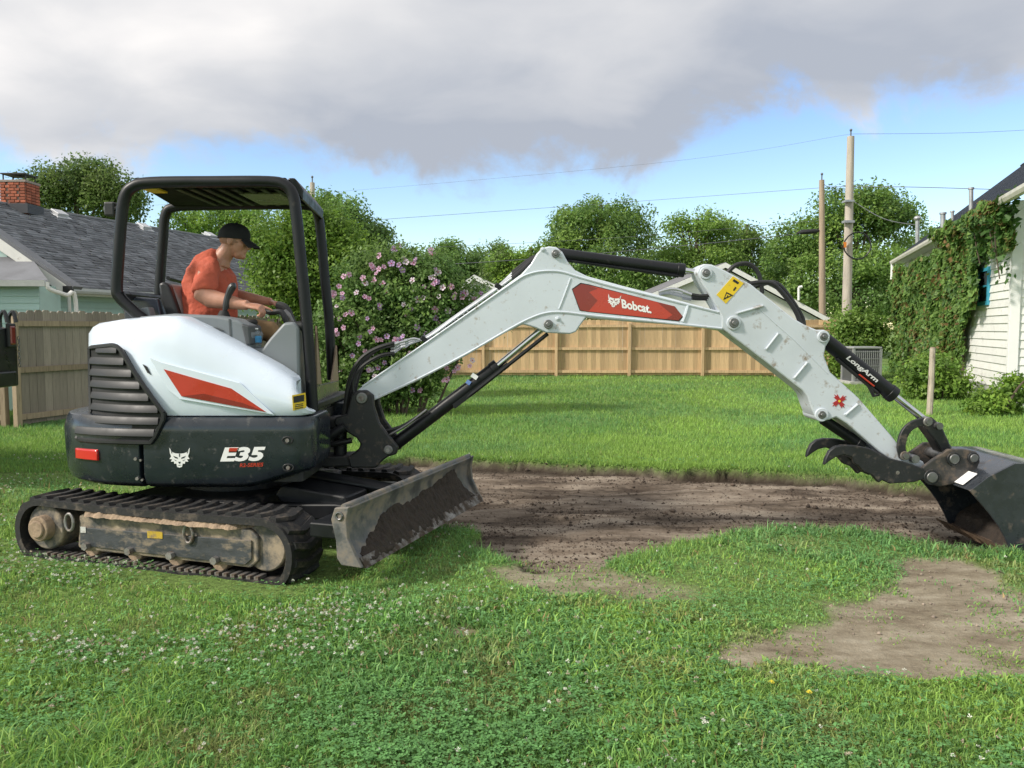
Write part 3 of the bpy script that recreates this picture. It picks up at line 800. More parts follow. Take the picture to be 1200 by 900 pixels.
    ds = MB(); ds.tube(spline([p0, p0 + Vector((.03, .02, -.12)), p0 + Vector((.18, .3, -.22)), p0 + Vector((.24, .5, -.3)), p0 + Vector((.24, .5, -2))], 4), .04, 8); ds.build('downspout', wht, root)
    p1 = w2(80, 339, 16.4); ds = MB(); ds.tube([p1, p1 + Vector((-.05, .1, -.12)), p1 + Vector((-.05, .1, -2))], .04, 8); ds.build('downspout', wht, root)
    ec = MB(); ec.box(w2(80, 339, Yg + .02), (.16, .1, .12)); ec.build('eave_return', mat('cap_black', (.02, .02, .022), .6), root, smooth=0)
house_left()

# ---------------------------------------------------------------- leaves
def leaf_mat(name, trans=.5): return mat(name, (.1, .2, .03), .5, attr='col', var=.06, vscale=1, trans=trans, spec=.35)
M_LEAF = leaf_mat('leaf')
def leaves(P, out, size, col, asp=.5, up=.6, rnd=.95):
    """diamond leaves at P facing roughly along out; returns V, F, C"""
    n = len(P)
    nr = out + RNG.normal(0, rnd, (n, 3)) + np.array([0, 0, up]); nr /= np.linalg.norm(nr, axis=1)[:, None] + 1e-9
    d = RNG.normal(0, 1, (n, 3)); d -= nr * (d * nr).sum(1)[:, None]; d /= np.linalg.norm(d, axis=1)[:, None] + 1e-9
    e = np.cross(nr, d); s = np.asarray(size).reshape(-1, 1) * RNG.uniform(.65, 1.35, (n, 1))
    V = np.stack([P - d * s * .5, P + e * s * asp * .5 - nr * s * .06 - d * s * .05, P + d * s * .5, P - e * s * asp * .5 - nr * s * .06 - d * s * .05], 1)
    return V.reshape(-1, 3), np.arange(n * 4).reshape(-1, 4), np.repeat(col, 4, 0)
def foliage(lobes, nclump, per, csize, lsize, cols, shell=.62, asp=.55, flat=.75):
    """leaf clumps spread through ellipsoid lobes; cols: list of colours picked per clump"""
    Ps, Os, Cs = [], [], []
    vol = np.array([l[3] * l[4] * l[5] for l in lobes]) ** .67; pr = vol / vol.sum()
    for l, k in zip(lobes, np.maximum(3, (pr * nclump).astype(int))):
        d = RNG.normal(0, 1, (k, 3)); d /= np.linalg.norm(d, axis=1)[:, None]
        r = shell + (1 - shell) * RNG.random(k) ** .6 + (RNG.random(k) < .12) * RNG.uniform(0, .16, k)
        c = np.array(l[:3]) + d * r[:, None] * np.array(l[3:6])
        cs = csize * RNG.uniform(.6, 1.35, k)
        cc = np.array(cols)[RNG.integers(0, len(cols), k)] * RNG.uniform(.72, 1.3, k)[:, None]
        m = (per * RNG.uniform(.6, 1.4, k)).astype(int)
        idx = np.repeat(np.arange(k), m)
        g = RNG.normal(0, 1, (len(idx), 3)) * np.array([1, 1, flat])
        g /= np.maximum(1, np.linalg.norm(g, axis=1) / 1.6)[:, None]
        Ps.append(c[idx] + g * cs[idx][:, None]); Os.append(d[idx] * .7 + g * .35)
        Cs.append(cc[idx] * RNG.uniform(.78, 1.25, (len(idx), 1)))
    P = np.concatenate(Ps); return leaves(P, np.concatenate(Os), lsize, np.concatenate(Cs), asp)
M_BARK = mat('bark', (.10, .075, .055), .95, var=.35, vscale=6, stretch=(3, 3, .6), bump=.6, bscale=20)
def tree(px, Y, lobes_px, cols, label, nclump=230, per=55, csize=.5, lsize=.26, name='tree', group=None, depth=.85, trunk_r=.2, lean=0):
    base = Vector(((px - 600) / FPX * Y, Y, 0))
    root = thing(name, base, label, 'tree', group)
    lobes = []
    for (lx, ly, rx, ry) in lobes_px:
        dy = RNG.uniform(-.5, .5) * rx / FPX * Y; w = at(lx, ly + 7, Y + dy); k = (Y + dy) / FPX
        lobes.append((w.x, w.y, w.z, rx * k * .94, (rx + ry) / 2 * k * depth, ry * k * .92))
    for l in list(lobes):
        for _ in range(7):
            a, e = RNG.uniform(0, 6.283), RNG.uniform(-.25, 1.35); f = RNG.uniform(.16, .36); k = RNG.uniform(.86, 1.17)
            lobes.append((l[0] + math.cos(a) * math.cos(e) * l[3] * k, l[1] + math.sin(a) * math.cos(e) * l[4] * k, l[2] + math.sin(e) * l[5] * k, l[3] * f, l[4] * f, l[5] * f * .85))
    V, F, C = foliage(lobes, int(nclump * 1.0), int(per * 1.6), csize * .86, lsize * .66, cols)
    np_mesh('crown', V, F, M_LEAF, root, col=C)
    t = MB(); top = max(l[2] for l in lobes)
    t.tube(spline([base, base + Vector((.1, 0, top * .3)), base + Vector((lean, .1, top * .75)), base + Vector((lean, 0, top))], 4), [trunk_r * (1 - .045 * i) for i in range(13)], 8)
    tr = t.build('trunk', M_BARK, root)
    for l in lobes[:9]:
        b = MB(); s0 = base + Vector((0, 0, min(top * .45, max(.4, l[2] * .5)))); e0 = Vector(l[:3]) + Vector((0, 0, l[5] * .5))
        b.tube(spline([s0, s0.lerp(e0, .5) + Vector((0, 0, .3)), e0], 4), [trunk_r * .45 * (1 - .09 * i) for i in range(9)], 6); b.build('limb', M_BARK, tr)
    return root
G_DK = [(.125, .225, .066), (.155, .265, .072), (.195, .305, .080)]
G_MD = [(.18, .305, .070), (.215, .345, .074), (.255, .385, .084)]
G_LM = [(.20, .33, .055), (.25, .38, .06), (.165, .29, .052)]
G_OL = [(.14, .21, .06), (.17, .24, .07), (.11, .18, .055)]
GT = 'trees beyond the fences'
tree(95, 42, [(62, 222, 26, 24), (92, 206, 30, 20), (122, 216, 30, 26), (92, 238, 62, 30), (140, 236, 22, 24)], G_OL, 'olive green tree behind the chimney of the teal house', 200, 60, .55, .26, group=GT)
tree(262, 44, [(225, 262, 32, 22), (262, 256, 34, 20), (302, 262, 32, 22), (262, 282, 75, 28)], G_LM + G_MD, 'loose light green trees seen over the ridge beside the driver', 190, 45, .5, .25, group=GT)
tree(412, 40, [(392, 262, 34, 30), (418, 276, 34, 36), (440, 288, 20, 24), (405, 320, 60, 45), (380, 246, 22, 18)], G_DK, 'dark tree rising just right of the canopy roof', 260, 60, .5, .26, group=GT)
tree(512, 52, [(498, 312, 26, 20), (530, 302, 26, 22), (512, 330, 50, 34), (545, 322, 20, 22)], G_DK + G_MD[:1], 'dark green tree above the flowering shrub', 170, 55, .55, .3, group=GT)
tree(578, 56, [(578, 302, 18, 20), (572, 325, 26, 30)], G_DK, 'slim dark tree between the shrub top and the boom', 90, 55, .5, .3, group=GT)
tree(622, 48, [(600, 315, 22, 20), (632, 304, 34, 20), (622, 335, 55, 34), (660, 320, 26, 24)], G_LM + G_OL[:1], 'yellow green tree behind the bend of the boom', 190, 55, .5, .27, group=GT)
tree(703, 46, [(672, 268, 28, 26), (700, 252, 38, 22), (735, 268, 30, 28), (703, 296, 62, 38), (660, 290, 22, 22), (708, 335, 70, 40)], G_DK + G_MD, 'tall round dark green tree behind the boom cylinder', 330, 62, .5, .27, group=GT)
tree(815, 48, [(800, 276, 26, 22), (832, 266, 22, 18), (790, 300, 28, 24), (842, 300, 34, 30), (815, 330, 68, 40)], G_MD, 'open mid green tree left of the stick pivot', 230, 45, .5, .27, group=GT)
tree(872, 50, [(862, 275, 24, 20), (882, 294, 34, 24), (865, 318, 42, 34), (905, 312, 30, 26), (880, 350, 70, 34)], G_OL + G_MD, 'dull green tree behind the looped hoses', 230, 50, .5, .27, group=GT)
tree(1000, 44, [(985, 244, 36, 24), (1025, 238, 38, 20), (1050, 262, 24, 26), (950, 280, 38, 30), (1005, 285, 60, 44), (930, 310, 34, 30), (1000, 335, 85, 45)], G_MD + G_DK, 'broad tall green tree behind the two utility poles', 420, 62, .52, .27, group=GT)
tree(1085, 52, [(1085, 300, 36, 34), (1120, 300, 30, 30), (1080, 340, 50, 40)], G_DK, 'dark tree mostly behind the vine covered house', 130, 55, .5, .28, group=GT)
tree(1010, 50, [(960, 350, 40, 22), (1005, 345, 45, 26), (1050, 345, 40, 28)], G_DK, 'low dark trees filling in behind the utility poles', 170, 55, .55, .3, group=GT)
tree(745, 58, [(745, 345, 60, 30), (690, 350, 60, 28), (640, 350, 50, 28), (800, 352, 60, 28)], G_DK, 'low dark trees filling in behind the pine fence', 240, 55, .6, .32, group=GT)
tree(520, 60, [(480, 345, 50, 34), (540, 350, 50, 32), (440, 335, 50, 40)], G_DK, 'low dark trees behind the flowering shrub', 200, 55, .6, .33, group=GT)

# ---------------------------------------------------------------- shrubs by the left fence
def shrub(name, px, Y, lobes_px, cols, label, nclump, per, csize, lsize, stems=6, cat='shrub', asp=.55, shell=.55):
    base = Vector(((px - 600) / FPX * Y, Y, 0)); root = thing(name, base, label, cat)
    lobes = []
    for (lx, ly, rx, ry) in lobes_px:
        dy = RNG.uniform(-.3, .3) * rx / FPX * Y; w = at(lx, ly, Y + dy); k = (Y + dy) / FPX
        lobes.append((w.x, w.y, w.z, rx * k, (rx + ry) / 2 * k * .8, ry * k))
    V, F, C = foliage(lobes, nclump, per, csize, lsize, cols, shell=shell, asp=asp)
    np_mesh('foliage', V, F, M_LEAF, root, col=C)
    for i in range(stems):
        l = lobes[i % len(lobes)]
        b = MB(); e0 = Vector(l[:3]) + Vector((random.uniform(-.3, .3) * l[3], random.uniform(-.3, .3), l[5] * random.uniform(.1, .8)))
        s0 = base + Vector(((e0.x - base.x) * .35 + random.uniform(-.1, .1), random.uniform(-.2, .2), 0))
        b.tube(spline([s0, s0.lerp(e0, .5) + Vector((random.uniform(-.1, .1), 0, .15)), e0], 4), [.028 - .0024 * k for k in range(9)], 6); b.build('stem', M_BARK, root)
    return root, lobes
shrub('shrub', 350, 17.5, [(330, 290, 34, 36), (368, 272, 34, 32), (345, 330, 44, 42), (395, 300, 30, 44), (320, 335, 22, 26), (360, 255, 22, 20), (385, 360, 40, 40), (412, 320, 24, 40)], G_LM + [(.17, .28, .05)],
      'tall bright lime green shrub behind the canopy posts', 360, 115, .24, .085, 8)
hb, hl = shrub('flowering_shrub', 470, 14.6, [(450, 330, 52, 42), (500, 345, 46, 44), (545, 360, 36, 26), (420, 385, 44, 55), (480, 400, 55, 50), (524, 396, 22, 26), (440, 440, 48, 30), (484, 445, 30, 20), (425, 455, 40, 18), (470, 455, 40, 14), (465, 315, 30, 22), (582, 368, 16, 15), (395, 420, 30, 45), (515, 330, 26, 20)],
               G_DK + [(.14, .24, .07), (.17, .27, .08), (.12, .22, .06)], 'big rose of Sharon shrub covered in pink flowers beside the boom', 640, 90, .17, .075, 16, shell=.5)
def flowers():
    m = MB()
    for k in range(5):
        a = k * 1.2566
        c, s_ = math.cos(a), math.sin(a); c2, s2 = math.cos(a + .5), math.sin(a + .5); c0, s0 = math.cos(a - .5), math.sin(a - .5)
        m.add([(0, 0, 0), (.030 * c0, .030 * s0, .012), (.052 * c0 * .98, .052 * s0 * .98, .020), (.058 * c, .058 * s_, .012), (.052 * c2, .052 * s2, .020), (.030 * c2, .030 * s2, .010)], [(0, 1, 2, 3), (0, 3, 4, 5)])
    petals = [mat('petal_pink', (.70, .42, .60), .6, var=.1, objrand=.25, trans=.3), mat('petal_pale', (.76, .64, .74), .6, var=.1, objrand=.2, trans=.3), mat('petal_mauve', (.46, .30, .54), .6, var=.1, objrand=.2, trans=.3)]
    e = MB(); e.ball((0, 0, .006), (.012, .012, .006), 8, 4); e.cyl((0, 0, .004), (0, 0, .03), .0035, 6)
    protos = []
    for i in range(3):
        o = m.build('flower', petals[i], hb, smooth=60, local=True); 
        h = e.build('flower_eye', mat('flower_eye', (.42, .03, .10), .6), o, local=True); protos.append((o, h))
    used = [False] * 3
    # spots on the camera side of the bush where the photograph shows blossom
    spots = [(412, 365), (432, 372), (441, 360), (427, 348), (420, 396), (452, 334), (456, 338), (474, 358), (475, 368), (432, 388), (418, 400), (488, 306), (444, 318), (438, 325), (455, 310), (468, 313), (505, 325), (512, 330), (520, 340), (528, 336), (535, 345), (545, 340), (556, 352), (505, 332), (515, 322), (498, 338), (543, 350), (560, 345), (570, 358), (576, 350),
             (398, 352), (391, 361), (405, 380), (386, 372), (440, 410), (450, 425), (430, 430), (415, 420), (472, 398), (460, 402), (392, 405), (402, 432), (440, 395), (488, 380), (500, 395), (520, 385), (480, 415), (512, 370), (530, 372), (548, 385), (560, 380), (424, 330), (415, 340), (408, 322), (432, 312), (447, 300), (476, 300), (462, 295), (482, 330), (493, 352), (506, 300), (395, 338), (388, 345), (398, 392), (424, 412), (436, 440), (538, 428), (525, 434), (552, 425), (520, 448), (475, 452), (490, 458)]
    for i, (px, py) in enumerate(spots):
        for rep in range(1 + (i % 3 != 1)):
            sx, sy = px + random.uniform(-4, 4) * (1 + rep), py + random.uniform(-4, 4) * (1 + rep)
            best = None
            for l in hl:
                # first hit of the sight line with a lobe
                o = Vector((0, 0, CAMH)); d = (at(sx, sy, 10) - o); d.normalize()
                oc = Vector(((o.x - l[0]) / l[3], (o.y - l[1]) / l[4], (o.z - l[2]) / l[5])); dd = Vector((d.x / l[3], d.y / l[4], d.z / l[5]))
                A, B, C = dd.dot(dd), 2 * oc.dot(dd), oc.dot(oc) - 1.12
                D = B * B - 4 * A * C
                if D > 0:
                    t = (-B - math.sqrt(D)) / (2 * A)
                    if best is None or t < best[0]: best = (t, o + d * t)
            p = best[1] if best else at(sx, sy, 14.2)
            k = random.choice((0, 0, 1, 2)); pr, eye = protos[k]
            nrm = Vector((random.uniform(-.7, .7), -1, random.uniform(-.1, .7))).normalized()
            sc = random.uniform(.75, 1.15)
            mtx = Matrix.Translation(p - OFF[hb.name]) @ nrm.to_track_quat('Z', 'Y').to_matrix().to_4x4() @ Matrix.Rotation(random.uniform(0, 6), 4, 'Z') @ Matrix.Scale(sc, 4)
            if not used[k]: pr.matrix_basis = mtx; used[k] = True
            else:
                c = dup(pr, hb, mtx); dup(eye, c, Matrix.Identity(4))
flowers()

# ---------------------------------------------------------------- right house with vines
HD = Vector((.310, .951, 0)); HC = Vector((9.75, 15.75, 0)); HR = Vector((.951, -.310, 0))   # along the vine wall; near corner; along the front wall
def house_right():
    root = thing('white_house', HC, 'white clapboard house with dark metal roof at the right edge', 'house')
    def q(t, n, z): return HC + HD * t + HR * n + Vector((0, 0, z))
    sid = mat('white_siding', (.76, .76, .73), .55, var=.05, objrand=.04, dirt=((.45, .44, .40), .06, 2))
    trim = mat('white_corner_trim', (.80, .80, .79), .5, var=.03)
    H = 4.02; Lw = 14.0
    w = MB(); w.extrude([q(.03, .03, 0), q(Lw, .03, 0), q(Lw, 8, 0), q(.03, 8, 0)], (0, 0, H)); w.build('wall', sid, root, smooth=0)
    f = MB(); f.extrude([q(.0, .0, 0), q(Lw, 0, 0), q(Lw, 8.02, 0), q(0, 8.02, 0)], (0, 0, .32)); f.build('foundation', mat('concrete', (.42, .42, .40), .9, var=.2, bump=.2), root, smooth=0)
    e = .165; k = 0
    while .34 + (k + 1) * e < H + .05:
        z0 = .34 + k * e
        b = MB(); b.extrude([q(.06, .028, z0), q(.06, -.004, z0), q(.06, .022, z0 + e + .01)], HD * (Lw - .06)); b.build('siding_board', sid, root, smooth=0)
        b = MB(); b.extrude([q(.028, .13, z0), q(-.004, .13, z0), q(.022, .13, z0 + e + .01)], HR * 7.8); b.build('siding_board', sid, root, smooth=0)
        k += 1
    c = MB(); c.extrude([q(-.035, -.035, .2), q(.10, -.035, .2), q(.10, .01, .2), q(.01, .01, .2), q(.01, .14, .2), q(-.035, .14, .2)], (0, 0, H - .2)); c.build('corner_board', trim, root, smooth=0, bevel=.006)
    # roof: low metal sheet with standing seams
    run, rise, ov = 3.6, 3.1, .35
    met = mat('dark_metal_roof', (.075, .085, .105), .38, .6, var=.1, vscale=2)
    r = MB(); r.extrude([q(-2.6, -ov, H - .02), q(-2.6, run, H + rise), q(-2.6, run, H + rise - .08), q(-2.6, -ov, H - .10)], HD * (Lw + 2.75)); rf = r.build('roof', met, root, smooth=0)
    r = MB(); r.extrude([q(-.45, 2 * run + ov, H - .02), q(-.45, run + .01, H + rise), q(-.45, run + .01, H + rise - .08), q(-.45, 2 * run + ov, H - .10)], HD * (Lw + .6)); r.build('roof', met, root, smooth=0)
    up = (HR * (run + ov) + Vector((0, 0, rise + .02))).normalized(); nn = HD.cross(up); nn = nn if nn.z > 0 else -nn
    sl = math.hypot(run + ov, rise + .02)
    sb = None
    for i in range(41):
        p = q(-2.55 + i * .41, -ov, H - .02) + nn * .001
        if sb is None:
            m = MB(); m.extrude([HD * 0, HD * .025, HD * .025 + nn * .035, nn * .035], up * sl); sb = m.build('standing_seam', met, rf, smooth=0, local=True); o = sb
        else: o = dup(sb, rf)
        o.location = p - OFF[root.name]
    cp = MB(); cp.tube([q(-2.65, run, H + rise + .02), q(Lw + .2, run, H + rise + .02)], .07, 6); cp.build('ridge_cap', mat('ridge_black', (.012, .013, .015), .5), root, smooth=0)
    g = MB(); g.rings([[q(t, -ov - p[0], H - .16 + p[1]) for p in ((0, 0), (.10, 0), (.13, .06), (.13, .12), (.11, .12), (.0, .10))] for t in (-2.6, Lw + .15)]); g.build('gutter', mat('gutter_beige', (.60, .58, .52), .5, .1, var=.12), root, smooth=0)
    so = MB(); so.extrude([q(-.4, -ov + .01, H - .14), q(-.4, -.01, H - .14), q(-.4, -.01, H - .12), q(-.4, -ov + .01, H - .12)], HD * (Lw + .4)); so.build('soffit', trim, root, smooth=0)
    d = MB(); d.tube([q(Lw + .0, -ov - .06, H - .15), q(Lw, -ov - .06, H - .7)], .05, 8); d.build('downspout', trim, root)
    # window with blue frame on the vine wall
    t0, t1, z0, z1 = 1.85, 2.7, 2.15, 2.80
    wn = MB(); wn.extrude([q(t0, -.012, z0), q(t1, -.012, z0), q(t1, -.012, z1), q(t0, -.012, z1)], HR * .03); wo = wn.build('window', mat('window_glass', (.06, .08, .09), .08, var=.1), root, smooth=0)
    for (a, b, c_, d_) in ((t0 - .09, t0, z0 - .09, z1 + .09), (t1, t1 + .09, z0 - .09, z1 + .09), (t0, t1, z1, z1 + .09), (t0, t1, z0 - .09, z0), (t0, t1, (z0 + z1) / 2 - .02, (z0 + z1) / 2 + .02)):
        m = MB(); m.extrude([q(a, -.04, c_), q(b, -.04, c_), q(b, -.04, d_), q(a, -.04, d_)], HR * .05); m.build('frame', mat('blue_frame', (.045, .30, .42), .5, var=.1), wo, smooth=0)
    # old boards by the far end of the wall
    bm_ = mat('old_boards', (.20, .145, .095), .9, var=.35, vscale=4, stretch=(6, 6, .6), objrand=.3, bump=.4)
    for i in range(9):
        m = MB(); t = 9.2 + i * .26; m.extrude([q(t, -.10, .2), q(t + .25, -.10, .2), q(t + .25, -.10, 1.95), q(t, -.10, 2.0)], HR * .03); m.build('old_board', bm_, root, smooth=0)
    # vent pipes
    for (px, p0, p1, Y, rr) in ((1105, 268, 251, 24.5, .075), (1116, 264, 249, 24.0, .045), (1138, 246, 222, 21.5, .055)):
        a, b = at(px, p0 + 6, Y), at(px, p1, Y); m = MB(); m.cyl(a, b, rr, 12); m.cyl(b, b + Vector((0, 0, .05)), rr * 1.35, 12)
        m.build('vent_pipe', mat('galvanised', (.42, .43, .44), .45, .6, var=.15), root)
    a, b = at(1075, 292, 30.0), at(1075, 256, 30.0)
    m = MB(); m.cyl(a, b, .07, 10); m.ball(b, (.13, .13, .10), 10, 6); m.build('vent_pipe', MATS['galvanised'], root)
    return q
hq = house_right()
def vines():
    # climbing vine: leaves hung over the wall plane, thick at the eave, ragged toward the near corner
    root = thing('climbing_vine', hq(3, -.1, 0), 'thick green vine climbing the wall of the white house', 'vine')
    n = 60000
    t = RNG.uniform(-.6, 14.2, n) ** 1.0; z = RNG.uniform(.0, 4.45, n)
    t = -.6 + 14.8 * RNG.random(n) ** 1.35
    edge = fbm(t, z, 1.1, 301) * 1.6 + fbm(t, z, 4, 303) * .6
    # open patch of siding near the corner, below a hanging fringe
    open_ = (t < 3.7 - 1.6 * sstep(z, 1.2, 2.3) + (fbm(z, t, 1.6, 305) - .5) * 1.6) & (z < 3.0 + (edge - 1) * .5) & (z > .15)
    lowgap = (z < .55 + .5 * (edge - .9)) & (t < 6)
    keep = ~open_ & ~lowgap & (RNG.random(n) < .62 + .5 * fbm(t, z, 1.4, 307))
    topcut = z < 3.80 + .35 * fbm(t, t * 0, 2.5, 309) - .35 * sstep(t, 3.0, 6.0) + .3 * (fbm(t, z, 3, 311) - .5)
    keep &= topcut
    t, z = t[keep], z[keep]; n = len(t)
    dep = .04 + .62 * fbm(t, z, 1.1, 313) ** 1.7 + RNG.random(n) * .12 + .34 * sstep(z, 3.3, 3.9) * (t < 4)
    P = np.array(HC)[None] + t[:, None] * np.array(HD) - dep[:, None] * np.array(HR) + np.stack([t * 0, t * 0, z], -1)
    cols = np.array([(.12, .215, .058), (.155, .265, .068), (.20, .315, .08), (.095, .18, .055), (.20, .19, .06), (.22, .14, .06)])
    pick = np.clip((fbm(t, z, 1.8, 315) * 4.5 + RNG.normal(0, .9, n)).astype(int), 0, 3); rust = RNG.random(n) < .11 * sstep(fbm(t, z, 1.2, 317), .35, .6) * 2; pick[rust] = RNG.integers(4, 6, rust.sum())
    C = cols[pick] * RNG.uniform(.85, 1.5, (n, 1))
    out = np.tile(-np.array(HR), (n, 1)) * 1.1
    V, F, C = leaves(P, out, .15, C, .85, .55, .55)
    np_mesh('leaves', V, F, M_LEAF, root, col=C)
    for i in range(14):
        t0 = random.uniform(3, 12); p = [hq(t0, -.06, 0), hq(t0 + random.uniform(-.3, .3), -.07, 1.2), hq(t0 + random.uniform(-.6, .6), -.06, 2.4), hq(t0 + random.uniform(-.8, .8), -.08, 3.5)]
        b = MB(); b.tube(spline(p, 4), [.03 - .0018 * k for k in range(13)], 6); b.build('stem', M_BARK, root)
    # trailing runners over the gutter and corner
    for (a, b_) in (((-.25, 3.9), (-.32, 2.5)), ((.3, 3.9), (.1, 3.0)), ((-.9, 4.0), (-.5, 3.5)), ((1.5, 3.9), (1.3, 2.9))):
        p = [hq(a[0], -.35, a[1]), hq((a[0] + b_[0]) / 2, -.40, (a[1] + b_[1]) / 2 + .1), hq(b_[0], -.3, b_[1])]
        b = MB(); b.tube(spline(p, 4), .012, 5); b.build('runner', M_BARK, root)
        k = 90; s_ = RNG.random(k); PP = np.array([tuple(p[0].lerp(p[2], x_)) for x_ in s_]) + RNG.normal(0, .10, (k, 3))
        V, F, C = leaves(PP, np.tile(-np.array(HR), (k, 1)), .14, np.array([.07, .15, .035]) * RNG.uniform(.6, 1.4, (k, 1)), .85, .5, .6)
        np_mesh('runner_leaves', V, F, M_LEAF, root, col=C)
vines()
shrub('shrub', 1004, 24.9, [(1003, 396, 26, 24), (986, 415, 14, 24), (1024, 394, 14, 20), (995, 380, 16, 12)], G_MD + [(.12, .2, .03)], 'leafy green bush at the right end of the pine fence', 130, 70, .22, .12, 5)
shrub('shrub', 1098, 17.6, [(1078, 440, 16, 17), (1100, 436, 17, 16), (1118, 450, 13, 15), (1092, 456, 24, 11)], G_LM + G_MD, 'bright green bush at the foot of the vine wall', 110, 70, .16, .095, 5)
shrub('shrub', 1160, 14.5, [(1158, 476, 22, 18), (1180, 470, 14, 20), (1190, 455, 10, 18), (1168, 488, 26, 8)], G_LM, 'small light green bush by the white corner board', 90, 70, .12, .08, 5)

def ac_unit():
    Y = 22.3; a, b = at(1000, 409, Y), at(1033, 449, Y); w = b.x - a.x; h = a.z; cx = (a.x + b.x) / 2
    root = thing('air_conditioner', (cx, Y, 0), 'grey outdoor air conditioning unit beside the vine wall', 'air conditioner')
    gm = mat('ac_grey', (.36, .37, .38), .5, .3, var=.1); dk = mat('ac_dark', (.07, .075, .08), .6)
    m = MB(); m.box((cx, Y + w / 2, h / 2 + .03), (w - .06, w - .06, h - .08)); m.build('coil', dk, root, smooth=0)
    for sx in (-1, 1):
        for sy in (0, 1): m = MB(); m.box((cx + sx * (w / 2 - .03), Y + .03 + sy * (w - .06), h / 2), (.06, .06, h)); m.build('corner_post', gm, root, smooth=0)
    m = MB(); m.box((cx, Y + w / 2, h + .03), (w, w, .06)); m.build('top_cover', gm, root, smooth=0, bevel=.02)
    m = MB(); m.box((cx, Y + w / 2, .04), (w + .2, w + .2, .08)); m.build('pad', mat('concrete', (.42, .42, .4), .9), root, smooth=0)
    pr = None
    for i in range(13):
        if pr is None: m = MB(); m.box((0, 0, 0), (.014, .014, h - .1)); pr = m.build('grille_bar', gm, root, smooth=0, local=True); o = pr
        else: o = dup(pr, root)
        o.location = (-w / 2 + .08 + i * (w - .16) / 12, .012, h / 2)
    for i in range(5):
        m = MB(); m.box((cx, Y + .006, .12 + i * (h - .2) / 4), (w - .12, .012, .016)); m.build('grille_rail', gm, root, smooth=0)
ac_unit()
def old_post():
    b = gd(1089, 486); t = at(1093, 408, b.y)
    root = thing('wooden_post', b, 'old whitish wooden post standing in the lawn before the vines', 'post')
    m = MB(); m.tube([b - Vector((0, 0, .1)), b.lerp(t, .5) + Vector((.006, 0, 0)), t], [.055, .052, .048], 9)
    m.build('shaft', mat('old_post', (.44, .38, .31), .9, var=.3, vscale=5, stretch=(5, 5, .8), dirt=((.2, .16, .12), .2, 4), bump=.4), root)
    m = MB(); m.cyl(t, t + Vector((0, 0, .02)), .05, 9, .035); m.build('weathered_tip', mat('old_post_tip', (.25, .19, .14), .9), root)
old_post()

# ---------------------------------------------------------------- utility poles and wires
M_POLE = mat('pole_wood', (.36, .28, .20), .9, var=.25, vscale=3, stretch=(4, 4, .4), bump=.3)
M_POLE2 = mat('pole_wood_grey', (.44, .39, .33), .9, var=.25, vscale=3, stretch=(4, 4, .4), bump=.3)
def pole(px0, px1, py1, Y, r, m_, label):
    b = Vector(((px0 - 600) / FPX * Y, Y, 0)); t = at(px1, py1, Y)
    root = thing('utility_pole', b, label, 'utility pole'); m = MB(); m.tube([b, b.lerp(t, .5), t], [r * 1.2, r * 1.05, r * .85], 12); m.build('shaft', m_, root)
    m = MB(); m.cyl(t - Vector((0, 0, .01)), t + Vector((0, 0, .25)), .03, 8); m.ball(t + Vector((0, 0, .26)), .06, 8, 6); m.build('insulator', mat('insulator', (.12, .13, .14), .4), root)
    return root, t
p1, t1 = pole(964, 963, 211, 36, .13, M_POLE, 'shorter brown utility pole beyond the pine fence')
p2, t2 = pole(991, 997, 160, 34, .17, M_POLE2, 'tall pale grey utility pole, right of the brown one')
p3, t3 = pole(366, 366, 214, 38, .13, M_POLE2, 'utility pole showing between the canopy posts')
m = MB(); c = at(352, 246, 37.6); m.cyl(c - Vector((0, 0, .42)), c + Vector((0, 0, .42)), .24, 14); m.ball(c + Vector((0, 0, .42)), (.24, .24, .1), 14, 6); m.box(c + Vector((.35, .2, 0)), (.5, .08, .12)); m.build('transformer', mat('transformer', (.42, .44, .46), .5, .3), p3)
m = MB(); cc = at(1005, 288, 33.7); m.tube([cc + Vector((.56 * math.cos(a / 16 * 6.283), .05 * math.sin(a), .56 * math.sin(a / 16 * 6.283))) for a in range(17)], .032, 6, cap=False); m.build('cable_coil', M_HOSE, p2)
m = MB(); m.box(at(990, 287, 33.75), (.10, .1, .22)); m.build('marker', mat('orange_marker', (.7, .22, .03), .5), p2)
m = MB(); m.box(at(994, 236, 33.8), (.35, .42, .08)); m.box(at(994, 260, 33.8), (.42, .3, .1)); m.build('bracket', mat('galvanised', (.42, .43, .44), .45, .6), p2, smooth=0)
M_WIRE = mat('wire', (.12, .125, .14), .6)
def wire(pts, label, r=.007):
    P = [at(*p) for p in pts]
    if len(P) == 2: P = [P[0], P[0].lerp(P[1], .5) - Vector((0, 0, (P[1] - P[0]).length * .012)), P[1]]
    m = MB(); m.tube(spline(P, 8), r, 5); o = m.build('overhead_wire', M_WIRE); tag(o, label, 'wire', 'overhead wires'); return o
wire([(1300, 146, 33), (997, 157, 34)], 'wire from the tall pole top to the right edge')
wire([(997, 157, 34), (760, 192, 40), (300, 232, 50), (-150, 262, 60)], 'thin wire from the tall pole top toward the left', .005)
wire([(963, 220, 36), (690, 240, 44), (378, 262, 40)], 'thin wire crossing the sky above the tall round tree', .009)
wire([(963, 258, 36), (700, 280, 37), (366, 296, 38)], 'upper of the two wires crossing behind the boom')
wire([(963, 271, 36), (800, 288, 37), (600, 305, 37.5), (366, 318, 38)], 'lower of the two wires crossing behind the boom', .014)
wire([(1168, 222, 30), (1060, 219, 32), (997, 219, 34)], 'wire from the tall pole to the metal roof', .014)
wire([(997, 234, 34), (1035, 256, 32.5), (1075, 264, 30.2)], 'drooping service wire from the tall pole to a roof pipe', .014)
